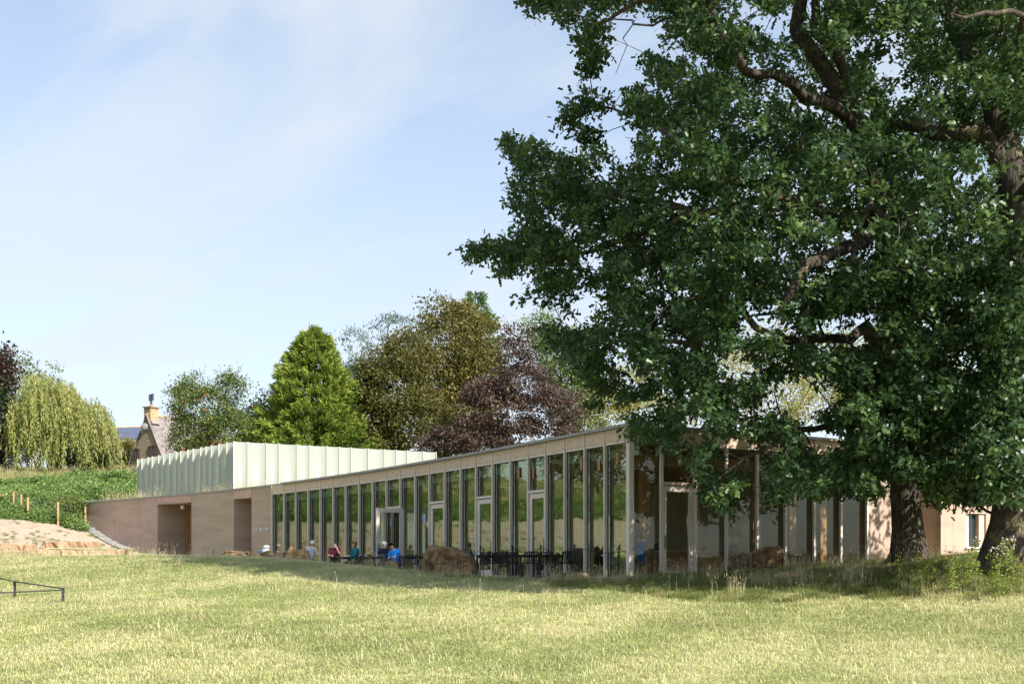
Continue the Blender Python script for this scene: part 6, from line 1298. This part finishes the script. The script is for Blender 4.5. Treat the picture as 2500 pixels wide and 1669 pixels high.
for i, (u, Y, vt, lab) in enumerate(((1103, 38.3, 1332, 'chain post whose top shows above the big boulder'), (1176, 37.3, 1331, 'chain post next right of the big boulder'), (1254, 36.8, 1330, 'chain post in the middle of the black chairs'), (1323.5, 36.1, 1329, 'chain post before the two right hand chairs'), (1406, 35.0, 1327.5, 'chain post nearest the glass corner'))):
    z = EYE + (HV - vt) / FPX * Y - .99; cpos.append(Vector((PX(u, Y), Y, z + .93)))
    if i == 0: cp0.location = (PX(u, Y), Y, z); cp0['label'] = lab
    else: copy_thing(cp0, (PX(u, Y), Y, z), 0, lab)
cpos.append(Vector((PX(1560, 34.0), 33.4, cpos[-1].z)))
for i, (a, b) in enumerate(zip(cpos[:-1], cpos[1:])):
    L = (b - a).length; sag = .22 if i else .3; n = int(L / .045); pp = [a.lerp(b, k / n) - Vector((0, 0, sag * 4 * (k / n) * (1 - k / n))) for k in range(n + 1)]; mb = MB()
    for k in range(n):
        m_ = (pp[k] + pp[k + 1]) / 2; d = (pp[k + 1] - pp[k]).normalized(); sd_ = d.cross(Vector((0, 0, 1))) if k % 2 else Vector((0, 0, 1)); mb.tube([m_ - d * .028, m_ - d * .012 + sd_ * .014, m_ + d * .012 + sd_ * .014, m_ + d * .028, m_ + d * .012 - sd_ * .014, m_ - d * .012 - sd_ * .014, m_ - d * .028], .0055, 3, False)
    tag(link('chain', mb.mesh('chain', MT['black'])), ('chain drooping behind the big boulder to its right', 'chain between the posts left of the middle chairs', 'chain drooping behind the middle chairs', 'chain drooping above the last black chair', 'chain running from the last post past the glass corner')[i], 'chain', 'chains between the black posts')
# scooter, chalkboard, marker post
Ys = 48.6; sc_ = V3((PX(653, Ys), Ys), .10); S = thing('mobility_scooter', 'white mobility scooter parked behind the dark stones with a round mirror', 'scooter', sc_)
def so_(x, y, z): return sc_ + Vector((x, y, z))
link('chassis', MB().box(so_(.12, 0, .22), (1.2, .5, .16)).mesh('chassis', MT['white']), S)
link('seat', MB().box(so_(-.15, 0, .56), (.46, .46, .10)).mesh('seat', MT['white']), S); 
bk = MB(); bk.prism([(so_(-.36, 0, 0).x, so_(0, -.22, 0).y), (so_(-.24, 0, 0).x, so_(0, -.22, 0).y), (so_(-.24, 0, 0).x, so_(0, .22, 0).y), (so_(-.36, 0, 0).x, so_(0, .22, 0).y)], so_(0, 0, .6).z, so_(0, 0, .99).z); link('backrest', bk.mesh('backrest', MT['grey marl']), S)
link('shell', MB().ball(so_(-.06, 0, .90), (.22, .24, .14), 12, 8).mesh('shell', MT['white'], True), S)
link('headrest', MB().ball(so_(-.04, 0, 1.10), (.15, .16, .085), 12, 8).mesh('headrest', MT['white'], True), S)
link('armrest', MB().box(so_(-.08, -.26, .76), (.36, .06, .06)).mesh('armrest', MT['black']), S); link('rear_light', MB().ball(so_(-.38, -.1, .75), (.05, .12, .11), 8, 6).mesh('rear_light', MT['black']), S)
link('tiller', MB().tube([so_(.58, 0, .3), so_(.42, 0, .95)], .04, 8).mesh('tiller', MT['white']), S); link('handlebar', MB().tube([so_(.40, -.3, .96), so_(.40, .3, .96)], .02, 8).mesh('handlebar', MT['black']), S)
mr = link('mirror_stem', MB().tube([so_(.40, -.28, .96), so_(.48, -.3, 1.14)], .010, 6).mesh('mirror_stem', MT['black']), S); link('mirror', MB().ball(so_(.54, -.3, 1.17), (.075, .025, .045), 10, 6).mesh('mirror', MT['white'], True), mr)
for x in (-.35, .6):
    for y in (-.26, .26): 
        w_ = link('wheel', MB().tube([so_(x, y - .04, .15), so_(x, y + .04, .15)], .15, 14).mesh('wheel', MT['black']), S)
Yc_ = 51.0; cb = V3((PX(598, Yc_), Yc_), .40); CB = thing('chalkboard', 'small dark a-frame chalkboard with a wooden edge beside the low boulder', 'chalkboard', cb)
for s_ in (-1, 1):
    axc = (Vector((.92, -.38, 0)).normalized(), Vector((.38, .92, 0)).normalized(), Vector((0, 0, 1))); tl = .22 * s_
    a_ = cb + axc[1] * tl; b_ = cb + axc[1] * tl * .15 + Vector((0, 0, .62)); nn_ = axc[0].cross(b_ - a_).normalized(); up_ = (b_ - a_).normalized(); Lp = (b_ - a_).length
    pnl = link('panel', MB().box((a_ + b_) / 2, (.44, .015, Lp), (axc[0], nn_, up_)).mesh('panel', MT['black']), CB); fr = MB()
    for x in (-.24, .24): fr.box((a_ + b_) / 2 + axc[0] * x, (.045, .03, Lp + .05), (axc[0], nn_, up_))
    fr.box(b_, (.43, .03, .045), (axc[0], nn_, up_)); link('frame', fr.mesh('frame', MT['oakwood']), pnl)
MT['green_post'] = surf('green paint', (.01, .10, .05), rough=.5)
Yp = 52; o = link('marker_post', MB().tube([(0, 0, -.3), (0, 0, .42)], .045, 8).add([], []).mesh('marker_post', MT['green_post']), None, P(521, 1360, Yp)); o.location.z = EYE + (HV - 1340) / FPX * Yp - .42; tag(o, 'short thin dark green marker post before the concrete wall', 'post')
# inside the cafe, seen through the short front
def build_stool():
    T = thing('bar_stool', 'pale wooden stool with a round seat beyond the window right of the sunlit boulder', 'stool', at(1936, 37.8, .002), .4, None, world_parts=False)
    link('seat', MB().tube([(0, 0, .72), (0, 0, .735), (0, 0, .765), (0, 0, .78)], [.13, .17, .17, .14], 14).mesh('seat', MT['ply']), T)
    for k in range(4): a_ = math.pi / 4 + k * math.pi / 2; link('leg', MB().tube([(math.cos(a_) * .10, math.sin(a_) * .10, .72), (math.cos(a_) * .19, math.sin(a_) * .19, 0)], .017, 6).mesh('leg', MT['ply']), T)
    link('foot_ring', MB().tube([(math.cos(a_) * .165, math.sin(a_) * .165, .25) for a_ in np.linspace(0, 2 * math.pi, 13)], .010, 5).mesh('foot_ring', MT['ply']), T); return T
build_stool()
ct = CN + E1 * 4.0 - NR * 2.6; T = thing('cafe_counter', 'timber cafe counter inside behind the standing woman', 'counter', V3(ct, 0))
link('front', MB().box(V3(ct, .43), (3.2, .5, .85), ax_r).mesh('front', MT['oakwood']), T); link('worktop', MB().box(V3(ct, .875), (3.3, .6, .04), ax_r).mesh('worktop', MT['ply']), T)
for s_, h_, lab in ((2.9, .25, 'dark coffee urn on the counter behind the glazed door'), (4.9, .22, 'small dark machine on the counter right of the standing woman')):
    p = CN + E1 * s_ - NR * 2.6; o = link('urn', MB().tube([(0, 0, 0), (0, 0, h_ * .8), (0, 0, h_ * .9), (0, 0, h_)], [.10, .10, .06, .03], 10).mesh('urn', MT['black']), None, V3(p, .896)); tag(o, lab, 'urn')
for i, (s_, b_, lab) in enumerate(((.8, 3.3, 'pale wooden cafe table just behind the glass corner'), (7.6, 1.7, 'pale wooden cafe table behind the right hand windows'))):
    p = sp(s_, -b_); T = thing('cafe_table', lab, 'table', V3(p, 0.002)); link('tabletop', MB().box(V3(p, .74), (1.1, .7, .03), ax_r).mesh('tabletop', MT['ply']), T)
    for x in (-.48, .48):
        for y in (-.28, .28): link('leg', MB().tube([V3(p + E1 * x + E2 * y, .725), V3(p + E1 * x * 1.08 + E2 * y * 1.05, .004)], .02, 6).mesh('leg', MT['ply']), T)
# green running figure signs over the doors
MT['exit'] = surf('exit green', (.0, .22, .10), rough=.5)
for u, v, lab, pos in ((1334, 1150, 'small green exit sign hanging inside above the fourth door of the long front', None), (1641, 1131, 'small green exit sign hanging inside above the door of the short front', None)):
    if u < 1540: p, t, n = front(u); q = p - n * .6; d_ = t; nn_ = n
    else: q = sp(side(u), -.5); d_ = E1; nn_ = NR
    c = V3(q, EYE + (HV - v) / FPX * q.y); T = thing('exit_sign', lab, 'sign', c, group='green exit signs'); axs = (V3(d_, 0), V3(nn_, 0), Vector((0, 0, 1)))
    link('panel', MB().box(c, (.34, .03, .17), axs).mesh('panel', MT['exit']), T); pic = MB(); o_ = V3(nn_, 0) * .018; d3 = V3(d_, 0)
    pic.ball(c + o_ + d3 * .07 + Vector((0, 0, .055)), (.014, .006, .014), 6, 4); pic.tube([c + o_ + d3 * .07 + Vector((0, 0, .04)), c + o_ + d3 * .05], .012, 4); pic.tube([c + o_ + d3 * .05, c + o_ + d3 * .08 - Vector((0, 0, .03)), c + o_ + d3 * .07 - Vector((0, 0, .065))], .008, 4); pic.tube([c + o_ + d3 * .05, c + o_ + d3 * .02 - Vector((0, 0, .03)), c + o_ - d3 * .01 - Vector((0, 0, .03))], .008, 4); pic.box(c + o_ - d3 * .09, (.07, .006, .12), axs)
    link('symbol', pic.mesh('symbol', MT['white']), T)
# notice on the glass of the second door
p, t, n = front(1037); c = V3(p + n * .02, EYE + (HV - 1265) / FPX * p.y); o = link('window_notice', MB().box(c, (.26, .004, .32), (V3(t, 0), V3(n, 0), Vector((0, 0, 1)))).mesh('window_notice', MT['pale blue shirt'])); tag(o, 'small pale blue notice stuck on the glass beside the open door', 'notice')

# ------------------------------------------------------------------ tall weeds under the oaks
MT['weedleaf'] = leafy('weed leaf', (0.10, 0.17, 0.03), (0.20, 0.30, 0.05), (0.40, 0.44, 0.09), .6, .35)
MT['ragwort'] = surf('yellow flower', (.62, .42, .03), rough=.8); MT['seedhead'] = surf('pale seed head', (.55, .47, .40), (.42, .34, .30), 12, .95); MT['weedstem'] = surf('weed stem', (.20, .24, .08), (.26, .17, .10), 6, .8)
def weed(label, u, v0, v1, Y, seed, nst=3, dry=.0, heads='ragwort'):
    r = np.random.default_rng(seed); x = PX(u, Y); z = ground(x, Y); h = (v1 - v0) / FPX * Y; b = Vector((x, Y, z)); T = thing('weed_plant', label, 'weed', b, group='tall weeds under the right hand oak')
    stm = MB(); C, D, hd_ = [], [], MB()
    for k in range(nst):
        a_ = r.uniform(0, 6.28); off = Vector((math.cos(a_), math.sin(a_), 0)) * r.uniform(0, .10); tl = h * r.uniform(.72, 1.0); ln = Vector((r.normal(0, .10), r.normal(0, .08), 0)) * tl; pts = [b + off + ln * f ** 1.5 + Vector((0, 0, tl * f)) for f in np.linspace(0, 1, 7)]
        stm.tube(pts, [.007, .0065, .006, .005, .0045, .004, .002], 4)
        for q in range(int(34 * tl / .7)):
            f = r.uniform(.12, 1); p = pts[min(5, int(f * 6))].lerp(pts[min(6, int(f * 6) + 1)], f * 6 - int(f * 6)); a2 = r.uniform(0, 6.28); o2 = Vector((math.cos(a2), math.sin(a2), r.uniform(-.2, .6)))
            br = p + o2 * r.uniform(.0, .10) * (1.1 - .5 * f)
            C.append(br); D.append(o2)
            if q % 5 == 0: stm.tube([p, br + o2 * .05], .0025, 3)
        tp_ = pts[-1]
        for q in range((5 if heads == 'seedhead' else 1) if heads else 0):
            hp_ = tp_ + Vector(r.normal(size=3)) * .05; hd_.ball(hp_, .014 if heads == 'ragwort' else .022, 6, 4); stm.tube([tp_ - Vector((0, 0, .05)), hp_], .0025, 3)
    link('stem', stm.mesh('stem', MT['weedstem']), T); C = np.array(C); D = np.array(D); k = len(C)
    foliage('leaves', T, C, D, r.normal(size=(k, 3)) * .6 + (0, 0, .7), r.uniform(.05, .11, k), r.normal(.5, .22, k), LEAF_V * (.8, 1, 1), LEAF_F, MT['weedleaf'])
    if heads: link('flower_head', hd_.mesh('flower_head', MT[heads]), T)
weed('single tall spiky green weed standing apart at the left of the weeds', 2219, 1342, 1452, 25.5, 1, 2)
weed('bushy yellow green weed in front of the dark oak trunk', 2268, 1368, 1470, 25.2, 2, 6)
weed('green weed with browned lower leaves before the sunlit wall', 2318, 1375, 1475, 25.0, 3, 5)
weed('leafy weed with yellow florets below the window of the right wall', 2352, 1362, 1470, 25.2, 4, 6)
weed('taller thin weed before the window of the right wall', 2376, 1338, 1460, 25.6, 5, 3, heads='seedhead')
weed('thistle with pale seed heads left of the flared trunk', 2425, 1345, 1465, 25.0, 6, 4, heads='seedhead')
weed('thistle with a cluster of pale seed heads in front of the flared trunk', 2468, 1328, 1470, 24.6, 7, 4, heads='seedhead')
weed('low green weed at the front edge of the long grass', 2440, 1410, 1500, 23.8, 8, 4)
weed('low weed at the right edge of the photo below the flared trunk', 2492, 1385, 1490, 24.2, 9, 5)
weed('small weed between the bushy weed and the single tall weed', 2245, 1400, 1470, 25.0, 10, 3)
